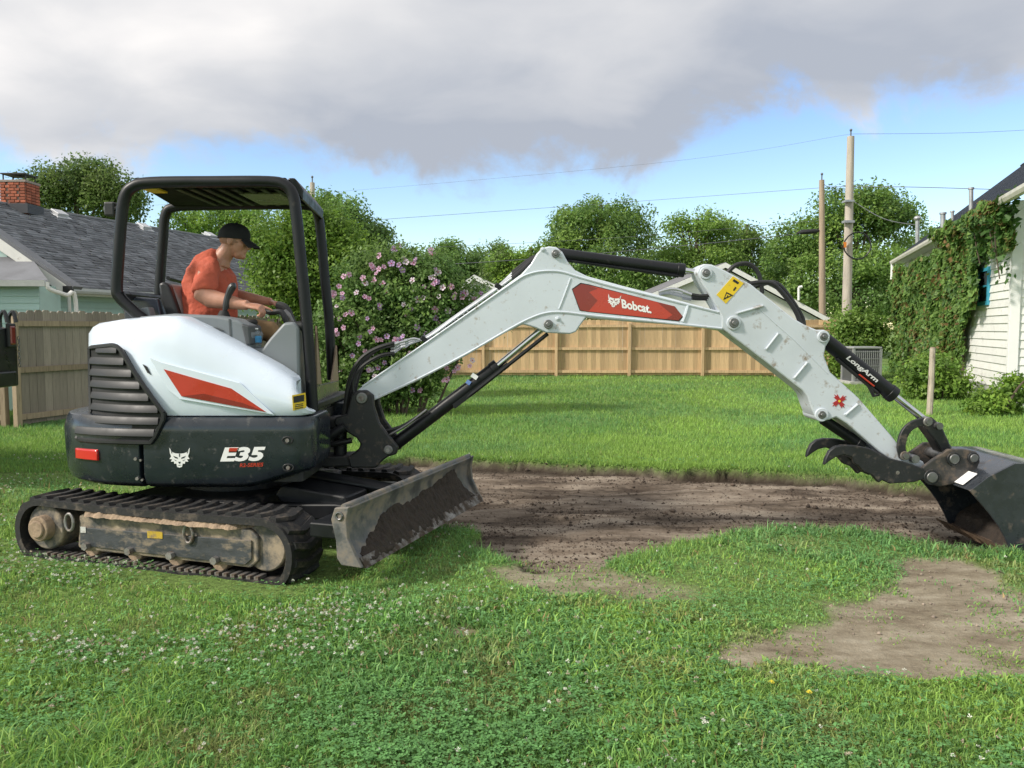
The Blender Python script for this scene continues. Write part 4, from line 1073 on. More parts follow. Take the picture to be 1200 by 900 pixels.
wire([(964, 214, 36), (972, 219, 35.6), (997, 218, 34)], 'short slack wire joining the two poles', .012)
m = MB(); m.tube([at(934, 273, 36.1), at(940, 272, 36.1), at(955, 271, 36), at(961, 270, 36)], [.03, .11, .11, .03], 10); o = m.build('splice_case', M_HOSE); tag(o, 'black splice case hanging on the wire beside the brown pole', 'cable box')

# ---------------------------------------------------------------- far houses behind the fence
def far_house(apex, left, right, Y, label, dep=9):
    A, Lp, Rp = at(*apex, Y), at(*left, Y), at(*right, Y); w = mat('far_white_wall', (.74, .74, .72), .7, var=.04)
    root = thing('far_house', (A.x, Y, 0), label, 'house')
    m = MB(); m.extrude([(Lp.x + .3, Y, 0), (Rp.x - .3, Y, 0), (Rp.x - .3, Y, Rp.z - .05), (A.x, Y, A.z - .22), (Lp.x + .3, Y, Lp.z - .05)], (0, dep, 0)); m.build('wall', w, root, smooth=0)
    rm = mat('far_grey_roof', (.16, .16, .17), .8, var=.15, bump=.1)
    for p in (Lp, Rp):
        q = Vector((p.x, Y - .3, p.z)); a = Vector((A.x, Y - .3, A.z))
        m = MB(); m.extrude([a, q, q - Vector((0, 0, .14)), a - Vector((0, 0, .14))], (0, dep + .6, 0)); m.build('roof', rm, root, smooth=0)
        m = MB(); m.extrude([a - Vector((0, .03, .02)), q - Vector((0, .03, .02)), q - Vector((0, .03, .22)), a - Vector((0, .03, .22))], (0, .028, 0)); m.build('bargeboard', mat('far_trim', (.78, .78, .76), .6), root, smooth=0)
    c = Vector((A.x, Y, A.z - 1.1)); m = MB(); m.box(c - Vector((0, .02, 0)), (.6, .04, .5)); m.build('gable_vent', mat('gable_vent', (.5, .5, .5), .7), root, smooth=0)
    return root
far_house((848, 308), (742, 352), (975, 376), 33, 'white gabled house behind the fence, mostly behind the stick')
far_house((556, 322), (520, 348), (606, 346), 34, 'small white gable with a dark roof above the shrub')
m = MB(); m.cyl(at(936, 352, 32.6), at(936, 337, 32.6), .05, 8); m.cyl(at(936, 337, 32.6), at(940, 336, 32.6), .06, 8); o = m.build('roof_pipe', mat('far_trim', (.78, .78, .76), .6)); tag(o, 'small white pipe on the far white roof', 'pipe')

# ---------------------------------------------------------------- truck standing at the left edge
def truck():
    Y = 9.2; e = at(21, 410, Y); zt, zb = at(0, 384, Y).z, at(0, 452, Y).z; X = e.x
    root = thing('flatbed_truck', (X - 2, Y - .95, 0), 'black truck tail with red light cut by the left edge', 'truck')
    bk = mat('truck_black', (.010, .011, .013), .35, var=.2, dirt=((.09, .08, .07), .06, 8), coat=.2)
    m = MB(); m.box((X - 1.55, Y - .95, (zt + zb) / 2), (3.1, 1.9, zt - zb)); m.build('bed', bk, root, smooth=0, bevel=.02)
    m = MB(); m.box((X + .012, Y - .95, zb + .09), (.06, 1.7, .17)); m.build('bumper', bk, root, smooth=0, bevel=.015)
    c = Vector((X + .015, Y - .14, at(13, 393, Y - .1).z)); m = MB(); m.box(c + Vector((.006, 0, 0)), (.05, .10, .22)); l = m.build('tail_light', mat('tail_lens', (.16, .012, .012), .2, coat=.6), root, smooth=0, bevel=.02)
    m = MB(); m.box(c, (.04, .14, .27)); m.build('light_frame', M_BLKPL, l, smooth=0, bevel=.015)
    for dy in (-.06, -.22, -.40):
        m = MB(); m.tube(spline([(X - .05, Y + dy, zt - .02), (X - .05, Y + dy, zt + .12), (X + .0, Y + dy, zt + .18), (X + .03, Y + dy, zt + .06)], 4), .022, 6); m.build('stake_hook', bk, root)
    link_ = None
    for i in range(9):
        if link_ is None:
            m = MB(); m.tube([Vector((.012 * math.cos(a), 0, .026 * math.sin(a))) for a in np.linspace(0, 6.283, 9)], .005, 5, cap=False); link_ = m.build('chain_link', M_PIN, root, local=True); o = link_
        else: o = dup(link_, root)
        o.location = Vector((X + .03, Y - .03 + .004 * (i % 2), zt - .12 - i * .038)) - OFF[root.name]; o.rotation_euler = (0, .1 * (-1) ** i, 1.57 * (i % 2))
    for wx in (-1.1, -2.7):
        for wy in (-.12, -1.78):
            m = MB(); m.cyl((X + wx, Y + wy - .12, .40), (X + wx, Y + wy + .12, .40), .40, 24); w = m.build('wheel', M_RUB, root, bevel=.03)
            m = MB(); m.cyl((X + wx, Y + wy - .13, .40), (X + wx, Y + wy + .13, .40), .2, 16); m.build('rim', M_STEEL, w)
    m = MB(); m.box((X - 2.1, Y - .95, .70), (2.4, .9, .2)); m.build('chassis', bk, root, smooth=0)
    m = MB(); m.box((X - 4.0, Y - .95, 1.35), (1.7, 1.9, 1.7)); m.build('cab', bk, root, smooth=0, bevel=.12, seg=3)
truck()

# ---------------------------------------------------------------- the mini excavator
CX, CY = -2.05, 6.04
EX = thing('mini_excavator', (CX, CY, 0), 'white and black compact excavator on rubber tracks, digging arm stretched to the right', 'excavator')
BY = 6.02                                                   # middle plane of boom and arm

def lump(o, scale, strength):
    s = o.modifiers.new('subdivide', 'SUBSURF'); s.subdivision_type = 'SIMPLE'; s.levels = s.render_levels = 2
    t = bpy.data.textures.new('lumps', 'CLOUDS'); t.noise_scale = scale; t.noise_depth = 4
    d = o.modifiers.new('lumps', 'DISPLACE'); d.texture = t; d.strength = strength; d.mid_level = .5
# ---- tracks
TR_R, TR_S0, TR_S1, TR_Z = .215, .10, 1.88, -.034
def sq(a):
    c = math.cos(a); return c if math.sin(a) > 0 else math.copysign(abs(c) ** .62, c)
def loop_pt(u, r):
    """point on the belt loop: u metres along, r outside radius -> (s, z, angle)"""
    Ls = TR_S1 - TR_S0; per = 2 * Ls + 2 * math.pi * TR_R; u %= per
    if u < Ls: return (TR_S0 + u, TR_Z + TR_R + r, math.pi / 2)                      # top, going forward
    u -= Ls
    if u < math.pi * TR_R: a = math.pi / 2 - u / TR_R; return (TR_S1 + r * sq(a), TR_Z + TR_R + r * math.sin(a), a)
    u -= math.pi * TR_R
    if u < Ls: return (TR_S1 - u, TR_Z + TR_R - r, -math.pi / 2)
    u -= Ls; a = -math.pi / 2 - u / TR_R
    return (TR_S0 + r * sq(a), TR_Z + TR_R + r * math.sin(a), a)
PER = 2 * (TR_S1 - TR_S0) + 2 * math.pi * TR_R
def sag(s, z): return -.012 * math.sin(math.pi * min(max((s - TR_S0) / (TR_S1 - TR_S0), 0), 1)) if z > TR_R + .05 else 0
def build_track(n0, w):
    m = MB(); R = []
    for i in range(96):
        s, z, a = loop_pt(i * PER / 96, TR_R); s2, z2, a2 = loop_pt(i * PER / 96, TR_R - .044); d = sag(s, z)
        R.append([uc(s, n0, z + d), uc(s, n0 + w, z + d), uc(s2, n0 + w, z2 + d), uc(s2, n0, z2 + d)])
    R.append(R[0]); m.rings(R, True, False); belt = m.build('track', M_RUB, EX, smooth=30)
    # rubber lugs, chevron bars across the belt
    L = MB(); R = []
    for k, (f, off) in enumerate(((.07, 0), (.46, .035), (.54, .035), (.93, 0))):
        y = f * w; R.append([Vector((off - .030, y, 0)), Vector((off + .030, y, 0)), Vector((off + .019, y, .024)), Vector((off - .019, y, .024))])
    L.rings(R); lug = L.build('tread_lug', M_RUB, belt, smooth=0, local=True)
    n = 46
    for i in range(n):
        s, z, a = loop_pt((i + .3) * PER / n, TR_R - .002); d = sag(s, z)
        nrm = UCD * math.cos(a) + Vector((0, 0, math.sin(a))); tan = UCD * math.sin(a) - Vector((0, 0, math.cos(a)))
        M = Matrix((tan, UCN, nrm)).transposed().to_4x4(); M.translation = uc(s, n0, z + d) - OFF[EX.name]
        if i == 0: lug.matrix_basis = M
        else: dup(lug, belt, M)
    # inner drive links, visible along the lower run
    for i in range(30):
        s = TR_S0 + .05 + i * .058
        if i == 0:
            b = MB(); b.box((0, 0, 0), (.03, .09, .02)); lk = b.build('drive_link', M_STEEL, belt, smooth=0, local=True); o = lk
        else: o = dup(lk, belt)
        o.location = uc(s, n0 + .05, .020) - OFF[EX.name]; o.rotation_euler = (0, 0, math.atan2(UCD.y, UCD.x))
    return belt
build_track(0, .34); build_track(1.66, .34)
def track_frame(n0, face):
    # side beam: face = direction of its outer side
    m = MB(); ni, no = n0 + .27, n0 + .035
    prof = [(.40, .085), (.42, .30), (.46, .318), (1.78, .315), (1.83, .27), (1.83, .12), (1.77, .072), (.44, .07)]
    m.extrude([uc(s, no, z) for s, z in prof], UCN * (ni - no)); fr = m.build('track_frame', M_TRSIDE, EX, smooth=0, bevel=.012)
    m = MB(); m.extrude([uc(s, no - .012, z) for s, z in [(.43, .10), (.44, .225), (1.66, .245), (1.79, .25), (1.79, .13), (1.74, .092)]], UCN * .01); m.build('side_plate', mat('side_plate_paint', (.045, .05, .056), .55, var=.35, vscale=10, dirt=((.22, .18, .13), .26, 8), bump=.15, stretch=(1, 1, 2.2)), fr, smooth=0, bevel=.004)
    m = MB(); m.cyl(uc(.13, n0 + .03, .20), uc(.13, n0 + .31, .20), .155, 28); m.build('idler', M_TRSIDE, fr, bevel=.012)
    m = MB(); m.cyl(uc(.13, n0 - .035, .20), uc(.13, n0 + .06, .20), .086, 28); m.cyl(uc(.13, n0 - .05, .20), uc(.13, n0 - .03, .20), .06, 20); m.build('hub', M_MUD, fr, bevel=.008)
    m = MB(); m.cyl(uc(1.86, n0 + .06, .20), uc(1.86, n0 + .30, .20), .15, 28); m.build('sprocket', M_TRSIDE, fr, bevel=.01)
    for s in (.50, .86, 1.19, 1.53):
        m = MB(); m.cyl(uc(s, n0 + .05, .085), uc(s, n0 + .29, .085), .062, 18); r = m.build('roller', M_MUD, fr, bevel=.006)
        m = MB(); m.cyl(uc(s, n0 - .012, .105), uc(s, n0 + .03, .105), .026, 6); m.build('roller_bolt', M_STEEL, fr)
    for s in (.36, 1.33):
        m = MB(); m.tube([uc(s + .035 * math.cos(a), n0 + .012, .255 + .058 * math.sin(a)) for a in np.linspace(0, 6.283, 15)], .0105, 8, cap=False); m.build('tie_loop', M_STEEL, fr)
    m = MB(); m.cyl(uc(1.0, n0 + .08, .335), uc(1.0, n0 + .24, .335), .032, 14); m.build('top_roller', M_MUD, fr)
    if face:
        m = MB(); m.extrude([uc(s, no - .016, z) for s, z in [(1.0, .20), (1.12, .205), (1.12, .25), (1.0, .245)]], UCN * .003); m.build('warning_sticker', mat('old_yellow', (.48, .33, .03), .6, var=.2, dirt=((.2, .15, .1), .25, 25)), fr, smooth=0)
        m = MB(); m.extrude([uc(s, no - .016, z) for s, z in [(.445, .19), (.49, .192), (.49, .232), (.445, .23)]], UCN * .003); m.build('maker_plate', mat('old_white', (.5, .5, .48), .6, dirt=((.2, .15, .1), .2, 25)), fr, smooth=0)
    # caked mud along the top of the beam
    s = np.linspace(.40, 1.80, 90); R = []
    for q in s:
        e = max(0., min(1., (q - .40) * 8, (1.80 - q) * 6)); h = .012 + .075 * e * float(fbm(np.array([q]), np.array([n0]), 9, 401)[0]); w_ = .05 + .12 * e
        y = n0 + .15
        R.append([uc(q, y - w_, .314), uc(q, y - w_ * .75, .316 + h * .7), uc(q, y, .316 + h * .9), uc(q, y + w_ * .7, .316 + h * .6), uc(q, y + w_, .314)])
    for row in R:
        for v in row[1:4]: v += Vector((random.uniform(-.006, .006), random.uniform(-.006, .006), random.uniform(-.008, .012)))
    m = MB(); m.rings(R); lump(m.build('caked_mud', M_MUD, fr, smooth=60), .045, .03)
track_frame(0, True); track_frame(1.66, False)
m = MB(); m.box(uc(1.0, 1.0, .30), (.95, 1.35, .20), Matrix((UCD, UCN, Vector((0, 0, 1)))).transposed()); m.build('carbody', M_CAST, EX, smooth=0, bevel=.03)
m = MB(); m.cyl((CX, CY, .38), (CX, CY, .53), .42, 32); m.build('slew_ring', M_CAST, EX, bevel=.01)

# ---- dozer blade
BS = 2.44
def blade():
    prof = [(.015, .505), (-.015, .50), (-.035, .44), (-.05, .36), (-.035, .28), (.02, .21), (.10, .16), (.12, .16), (.055, .215), (.012, .285), (-.008, .36), (.002, .44), (.03, .495)]
    m = MB(); m.extrude([uc(BS + s, .02, z) for s, z in prof], UCN * 2.0); bl = m.build('dozer_blade', M_BLADE, EX, smooth=40, bevel=.004)
    ep = [(.045, .51), (-.05, .50), (-.075, .43), (-.045, .30), (-.04, .20), (-.01, .16), (.125, .155), (.085, .22), (.035, .32), (.025, .43)]
    for n in (.002, 2.0):
        m = MB(); m.extrude([uc(BS + s, n, z) for s, z in ep], UCN * .03); e = m.build('end_plate', M_BLADE, bl, smooth=0, bevel=.006)
        m = MB(); m.tube([uc(BS - .018 + .022 * math.cos(a), n - .004 if n < 1 else n + .034, .455 + .022 * math.sin(a)) for a in np.linspace(0, 6.283, 13)], .006, 6, cap=False); m.build('tie_hole', M_PIN, bl)
    m = MB(); m.extrude([uc(BS + s, .035, z) for s, z in [(.085, .200), (.118, .146), (.138, .146), (.10, .205)]], UCN * 1.96); m.build('cutting_edge', mat('bright_worn_edge', (.26, .25, .245), .5, .6, var=.35, dirt=((.085, .065, .05), .52, 9)), bl, smooth=0)
    m = MB(); m.cyl(uc(BS + .0, .02, .503), uc(BS + .0, 2.02, .503), .020, 10); m.build('top_pipe', M_BLADE, bl)
    # soil sticking to the mouldboard
    R = []
    for i, n in enumerate(np.linspace(.10, 1.95, 90)):
        e = max(0, min(1, (n - .10) * 5, (1.95 - n) * 4)); top = .20 + e * (.03 + .24 * float(fbm(np.array([n]), np.array([0.]), 1.5, 411)[0]) * (0.35 + 1.0 * min(1, max(0, (n - .35) * 3)))) + .018 * float(fbm(np.array([n]), np.array([3.]), 14, 415)[0])
        j = lambda k: .03 * (float(fbm(np.array([n]), np.array([k]), 10, 417)[0]) - .5)
        hz = lambda z: BS + float(np.interp(z, [.16, .215, .285, .36, .44, .5], [.12, .055, .012, -.008, .002, .03]))
        zz = [.158 + (top - .158) * f for f in (0, .2, .4, .6, .8, 1)]; th_ = [.006, .034, .042, .036, .024, .004]
        R.append([uc(hz(zz[q]) + th_[q] * (.4 + .6 * e) + j(float(q)) * (e if 0 < q < 5 else 0), n, zz[q] + (j(q + 9.) * .5 if 0 < q < 5 else 0)) for q in range(6)] + [uc(hz(top) - .01, n, top - .004), uc(hz(.18) - .012, n, .18)])
    m = MB(); m.rings(R); lump(m.build('caked_soil', M_SOILB, bl, smooth=60), .05, .035)
    for n in (.62, 1.38):
        m = MB(); m.extrude([uc(s, n - .05, z) for s, z in [(1.35, .22), (1.35, .33), (2.05, .38), (BS - .02, .36), (BS - .02, .25), (2.0, .27)]], UCN * .10); m.build('push_arm', M_BLACK, EX, smooth=0, bevel=.012)
    m = MB(); m.extrude([uc(s, .62, z) for s, z in [(1.55, .40), (1.60, .47), (2.10, .425), (2.12, .36), (1.60, .34)]], UCN * .3); m.build('blade_mount', M_BLACK, EX, smooth=0, bevel=.015)
    m = MB(); m.box(uc(2.30, .42, .345), (.22, .75, .09), Matrix((UCD, UCN, Vector((0, 0, 1)))).transposed()); m.build('blade_gusset', M_BLACK, EX, smooth=0, bevel=.01)
    m = MB(); m.tube([uc(1.6, 1.0, .47), uc(2.3, 1.0, .40)], .05, 14); c = m.build('blade_cylinder', M_BLACK, EX)
    m = MB(); m.tube([uc(2.29, 1.0, .401), uc(2.42, 1.0, .39)], .025, 12); m.build('rod', M_CHROME, c)
blade()

# ---- upper house: outline in plan (x' forward, y' to the far side), swept upward
def outline():
    P = [(.74, -.28), (.74, -.64)]
    for a in np.linspace(0, -90, 7)[1:]: P.append((.60 + .14 * math.cos(math.radians(a)), -.64 + .14 * math.sin(math.radians(a))))
    for x in np.linspace(.5, 0.02, 7): P.append((x, -.78))
    for t in np.linspace(0, math.pi, 61):
        s, c = math.sin(t), math.cos(t); P.append((-1.17 * abs(s) ** (2 / 2.7), -.78 * math.copysign(abs(c) ** (2 / 2.7), c)))
    half = [p for p in P if p[1] < 0]
    return P + [(x, -y) for x, y in reversed(P[:15])]
def resample(P, step):
    P = np.array(P); d = np.hypot(*np.diff(P, axis=0).T); L = np.concatenate([[0], np.cumsum(d)]); n = int(L[-1] / step)
    u = np.linspace(0, L[-1], n); return np.stack([np.interp(u, L, P[:, 0]), np.interp(u, L, P[:, 1])], -1)
OUT = resample(outline(), .03)
TAN = np.gradient(OUT, axis=0); TAN /= np.linalg.norm(TAN, axis=1)[:, None]
NIN = np.stack([TAN[:, 1], -TAN[:, 0]], -1)
NIN *= np.sign((NIN * (np.array([-.2, 0]) - OUT)).sum(1))[:, None]
def op(i, inset, z): return Vector((CX + OUT[i, 0] + NIN[i, 0] * inset, CY + OUT[i, 1] + NIN[i, 1] * inset, z))
near = OUT[:, 1] < 0
i_seam = int(np.argmin(np.where(near, np.abs(OUT[:, 0] + .42), 9))); far_seam = int(np.argmin(np.where(~near, np.abs(OUT[:, 0] + .42), 9)))
def lower_prof(i):
    x = OUT[i, 0]; zb = .49 + .10 * float(sstep(x, .25, .72)); r = float(sstep(-x, .3, .9))
    return [(.07, zb), (.02, zb + .03), (0, zb + .09), (-.012 * r, .74), (-.015 * r, .86), (.0, .93), (.02, .965), (.10, .972), (.30, .972), (.30, zb)]
def seg(i0, i1, name, m_, prof, bevel=.006):
    m = MB(); m.rings([[op(i, a, z) for a, z in prof(i)] for i in range(i0, i1 + 1)]); return m.build(name, m_, EX, smooth=32, bevel=bevel)
side_panel = seg(0, i_seam - 1, 'side_panel', M_NAVY, lower_prof)
cweight = seg(i_seam, far_seam, 'counterweight', M_NAVY, lower_prof)
seg(far_seam + 1, len(OUT) - 1, 'side_panel', M_NAVY, lower_prof)
m = MB(); pts = [op(i, .10, 0) for i in range(0, len(OUT), 2)]; m.extrude([Vector((p.x, p.y, .52)) for p in pts], (0, 0, .42)); m.build('house_frame', M_CAST, EX, smooth=0)
HX = [-3.3, -3.1, -2.9, -2.75, -2.33, -2.22, -2.08, -1.9, -1.59, -1.45, -1.375, -1.335, -1.30]
HZT = [1.60, 1.605, 1.61, 1.62, 1.640, 1.630, 1.565, 1.47, 1.30, 1.205, 1.13, 1.06, 1.01]
def ztop(x): return float(np.interp(x, HX, HZT))
def hin(i): return .125 * float(sstep(-OUT[i, 0], .30, 1.05))
def hood_prof(i):
    zt = ztop(CX + OUT[i, 0]); h = zt - .974; f = min(1, h / .45); k = hin(i); f *= 1 - .55 * float(sstep(-OUT[i, 0], .2, .8))
    return [(a + k, z) for a, z in _hp(zt, h, f)]
def _hp(zt, h, f):
    return [(.045, .974), (.028, .974 + .05 * f), (.02, .974 + h * .35), (.034, zt - .20 * f), (.062, zt - .10 * f), (.105, zt - .035 * f), (.17, zt - .004), (.32, zt), (.33, .974)]
h0 = int(np.argmax(OUT[:, 1] < -.60)); h1 = int(np.argmin(np.where(~near, np.abs(OUT[:, 0] + .30), 9)))
hood = seg(h0, h1, 'engine_hood', M_WHITE, hood_prof, bevel=0)
def planY(X, inset): return float(np.interp(X - CX, OUT[near][:, 0][::-1], OUT[near][:, 1][::-1])) + CY + inset
def wrap(i, z, out):
    """a point on the near skin"""
    return op(i, out, z)
# grille: dark frame plus slats wrapped round the rear corner
def near_i(X): return int(np.argmin(np.where(near, np.abs(OUT[:, 0] + CX - X), 9)))
gA = near_i(-2.30); gB = int(np.argmin(np.abs(np.array([(600 + FPX * (CX + OUT[i, 0]) / (CY + OUT[i, 1])) for i in range(len(OUT))])[near] - 108)))
gB = i_seam + int(np.argmin([abs((600 + FPX * op(i, hin(i), 0).x / op(i, hin(i), 0).y) - 107) for i in range(i_seam, i_seam + 30)]))
def gl_hi(i):
    X = CX + OUT[i, 0]; return float(np.interp(-X, [2.28, 2.60, 2.66, 3.2], [.985, 1.425, 1.44, 1.40])) if near[i] else 1.4
def gl_lo(i):
    X = CX + OUT[i, 0]; return float(np.interp(-X, [2.28, 2.37, 3.2], [.975, .80, .80]))
idx = list(range(gA, gB + 1))
def gi(i, z): return hin(i) * float(sstep(z, .86, 1.0)) - .004
m = MB(); m.rings([[op(i, gi(i, gl_lo(i)) - .006, gl_lo(i)), op(i, gi(i, .98) - .006, .98), op(i, gi(i, gl_hi(i)) - .006, gl_hi(i)), op(i, hin(i) + .06, gl_hi(i) - .01), op(i, hin(i) + .06, gl_lo(i))] for i in idx]); grl = m.build('grille', mat('grille_black', (.006, .006, .007), .7), EX, smooth=30)
# rim of the grille
rim = [op(i, gi(i, gl_hi(i)) - .008, gl_hi(i)) for i in idx] + [op(idx[-1], gi(idx[-1], .98) - .008, .98)] + [op(i, gi(i, gl_lo(i)) - .008, gl_lo(i)) for i in reversed(idx)] ; rim.append(rim[0])
m = MB(); m.tube(rim, .016, 6, cap=False); m.build('grille_rim', M_BLKPL, grl)
for k in range(8):
    z = .835 + k * .078
    ii = [i for i in idx if gl_hi(i) > z + .045 and gl_lo(i) < z + .01]
    if len(ii) < 3: continue
    m = MB(); m.rings([[op(i, gi(i, z) - .006, z), op(i, gi(i, z) - .024, z + .004), op(i, gi(i, z) - .016, z + .044), op(i, gi(i, z) - .004, z + .058)] for i in ii]); m.build('slat', mat('slat_plastic', (.013, .0135, .015), .5, var=.15), grl, smooth=30, bevel=.004)
# rear reflector
ri = [i for i in range(i_seam, len(OUT)) if 88 <= 600 + FPX * (CX + OUT[i, 0]) / (CY + OUT[i, 1]) <= 115 and OUT[i, 1] < 0]
m = MB(); m.rings([[op(i, -.005, .665 + .02 * k / len(ri)), op(i, -.024, .67), op(i, -.024, .735), op(i, -.005, .745)] for k, i in enumerate(ri)]); m.build('tail_light', M_LENS, cweight, bevel=.004)
# hood slits and bolts
def patch(px_poly, name, m_, parent, inset, t=.004, Y=5.29, bevel=0):
    """thin plate following the near skin; polygon read off the photograph"""
    pts = [at(p[0], p[1], Y) for p in px_poly]; b = MB()
    fr = [Vector((p.x, planY(p.x, inset) - t, p.z)) for p in pts]; bk = [Vector((p.x, planY(p.x, inset) + .006, p.z)) for p in pts]; n = len(pts)
    b.add(fr + bk, [tuple(range(n)), tuple(range(2 * n - 1, n - 1, -1))] + [(i, n + i, n + (i + 1) % n, (i + 1) % n) for i in range(n)])
    return b.build(name, m_, parent, smooth=0, bevel=bevel)
patch([(167, 427), (171, 429), (177, 439), (173, 437)], 'slit', M_KDEC, hood, .02, .004)
patch([(168, 452), (171, 452), (180, 468), (177, 468)], 'slit', mat('slit_grey', (.35, .37, .39), .5), hood, .02, .004)
# raised rim round the swoosh, and the swoosh itself
patch([(175, 418), (190, 424), (282, 448), (322, 486), (212, 468), (199, 458)], 'swoosh_panel', M_WHITE, hood, .020, .008, bevel=.005)
patch([(193, 432.5), (240, 446), (272, 455), (290, 467), (313, 482.5), (268, 474), (214, 464)], 'swoosh_decal', M_RED, hood, .020, .0105)
patch([(214, 464), (240, 461), (286, 472), (313, 482.5), (268, 474)], 'swoosh_dark_stripe', M_RED2, hood, .020, .012)  # darker red stripe along the lower edge of the swoosh decal
yel = patch([(343, 463), (357, 460.5), (358, 478), (344, 481)], 'warning_sticker', M_YEL, hood, .020, .006)
patch([(344.5, 464.5), (356, 462.5), (356, 470), (345, 472)], 'sticker_print', M_KDEC, hood, .020, .0075)
for r in range(3): patch([(346, 474 + r * 2.2), (355, 472.6 + r * 2.2), (355, 473.4 + r * 2.2), (346, 474.8 + r * 2.2)], 'sticker_line', M_KDEC, hood, .020, .0075)
# lettering on the dark panel
def cat_head(cx, cy, w, Yp, parent, dark, m_=None, tilt=0.0):
    """feline head emblem: white silhouette with dark eyes, nose and brow marks"""
    sil = [(-1, .95), (-.72, .52), (-.42, .40), (0, .36), (.42, .40), (.72, .52), (1, .95), (.94, .42), (.82, .10), (.98, -.15), (.72, -.18), (.86, -.42), (.55, -.40), (.52, -.62), (.30, -.60), (.24, -.92), (0, -1.0), (-.24, -.92), (-.30, -.60), (-.52, -.62), (-.55, -.40), (-.86, -.42), (-.72, -.18), (-.98, -.15), (-.82, .10), (-.94, .42)]
    marks = [[(-.62, .16), (-.20, .0), (-.16, -.14), (-.46, -.04)], [(.62, .16), (.46, -.04), (.16, -.14), (.20, .0)], [(-.13, -.42), (.13, -.42), (.05, -.60), (-.05, -.60)], [(-.06, .34), (.06, .34), (.03, .04), (-.03, .04)],
             [(-.86, .74), (-.70, .42), (-.78, .40)], [(.86, .74), (.78, .40), (.70, .42)], [(-.20, -.74), (.20, -.74), (.0, -.80)], [(-.55, -.20), (-.3, -.30), (-.34, -.36)], [(.55, -.20), (.34, -.36), (.3, -.30)]]
    ct, st = math.cos(tilt), math.sin(tilt)
    def poly(P, d, name, mm, par):
        b = MB(); pts = []
        for (x, y) in P:
            xx, yy = x * ct - y * st, x * st + y * ct; q = at(cx + xx * w, cy - yy * w, Yp); pts.append(Vector((q.x, Yp - d, q.z)))
        b.extrude(pts, (0, .0012, 0)); return b.build(name, mm, par, smooth=0)
    e = poly(sil, .0015, 'cat_head_emblem', m_ or M_WDEC, parent)
    for k in marks: poly(k, .0028, 'emblem_mark', dark, parent)
EYP = CY - .78
cat_head(210.5, 536, 12, EYP - .001, side_panel, M_NAVY)
def px_text(s_, p0, p1, hpx, Y, m_, parent, name='lettering', bold=.02, shear=0.0, d=.002, upv=None):
    a, b = at(*p0, Y), at(*p1, Y); u = b - a; w = u.length; a.y -= d
    v = upv or Vector((-u.z, 0, u.x)).normalized()
    return text(s_, a, u, v, hpx / FPX * Y, m_, parent, name, bold, shear, width=w)
px_text('E35', (258, 541), (312, 540), 17, EYP, M_WDEC, side_panel, bold=.045, shear=.25)
px_text('R2-SERIES', (281, 547.5), (309, 546.5), 4.6, EYP, M_RED, side_panel, bold=.02, shear=.2)
patch([(271, 524), (281, 524), (279, 528), (270, 528)], 'red_bar', M_RED, side_panel, 0, .0055)
for (px, py) in ((337, 516), (338, 548)):
    c = at(px, py, EYP); m = MB(); m.cyl(Vector((c.x, EYP - .012, c.z)), Vector((c.x, EYP + .01, c.z)), .013, 12); m.build('bolt', M_STEEL, side_panel)
    m = MB(); m.tube([Vector((c.x + .034 * math.cos(a), EYP - .002, c.z + .022 * math.sin(a))) for a in np.linspace(0, 6.283, 15)], .006, 6, cap=False); m.build('bolt_recess', M_BLKPL, side_panel)
for (px, py) in ((161, 537), (163, 560)):
    c = at(px, py, 5.3); m = MB(); y = planY(c.x, 0); m.cyl(Vector((c.x, y - .014, c.z)), Vector((c.x, y + .01, c.z)), .011, 12); m.cyl(Vector((c.x + .03, y - .008, c.z - .01)), Vector((c.x + .03, y + .01, c.z - .01)), .008, 10); m.build('bolt', M_STEEL, side_panel)

# ---- platform, console, seat, levers
m = MB(); m.box((-2.0, 6.20, 1.0), (1.25, 1.1, .05)); m.build('floor_plate', M_BLKPL, EX, smooth=0, bevel=.01)
m = MB(); m.prism([(160, 376), (167, 371), (207, 367.5), (252, 369.5), (280, 374.5), (292, 381), (297, 392), (294, 412), (300, 470), (160, 470)], 5.62, 5.58, 5.86); con = m.build('console', M_GREY, EX, smooth=30, bevel=.02, seg=3)
m = MB(); m.prism([(220, 381), (255, 384), (263, 387.5), (255, 387), (220, 384)], 5.58, 5.572, 5.585); m.build('console_groove', mat('groove_grey', (.07, .08, .085), .6), con, smooth=0)
m = MB(); m.prism([(268, 374), (270, 374), (272, 402), (270, 402)], 5.58, 5.576, 5.585); m.build('console_seam', mat('groove_grey', (.07, .08, .085), .6), con, smooth=0)
m = MB(); m.prism([(284, 379), (294, 382), (296, 404), (290, 405)], 5.60, 5.565, 5.84); m.build('console_front', mat('dark_grey_plastic', (.055, .06, .065), .5), con, smooth=0, bevel=.012)
m = MB(); m.prism([(291, 408), (309, 408), (318, 396), (334, 378), (346, 377), (352, 384), (353, 444), (360, 490), (330, 470), (291, 440)], 5.64, 5.60, 5.80); m.build('front_cowl', M_GREY, EX, smooth=30, bevel=.02, seg=3)
m = MB(); m.prism([(168, 372), (168, 361), (177, 360), (180, 372)], 5.75, 5.7, 5.8); m.build('latch_cover', M_GREY, EX, smooth=0, bevel=.01)
m = MB(); m.prism([(146, 348), (190, 351), (196, 372), (196, 400), (152, 400)], 6.45, 6.40, 6.75); m.build('rear_panel', M_BLACK, EX, smooth=0, bevel=.01)
m = MB(); m.prism([(148, 347), (188, 350), (196, 392), (150, 392)], 5.95, 5.9, 5.94); m.build('rear_panel', mat('smoked_panel', (.03, .035, .05), .2, var=.1), EX, smooth=0, bevel=.01)
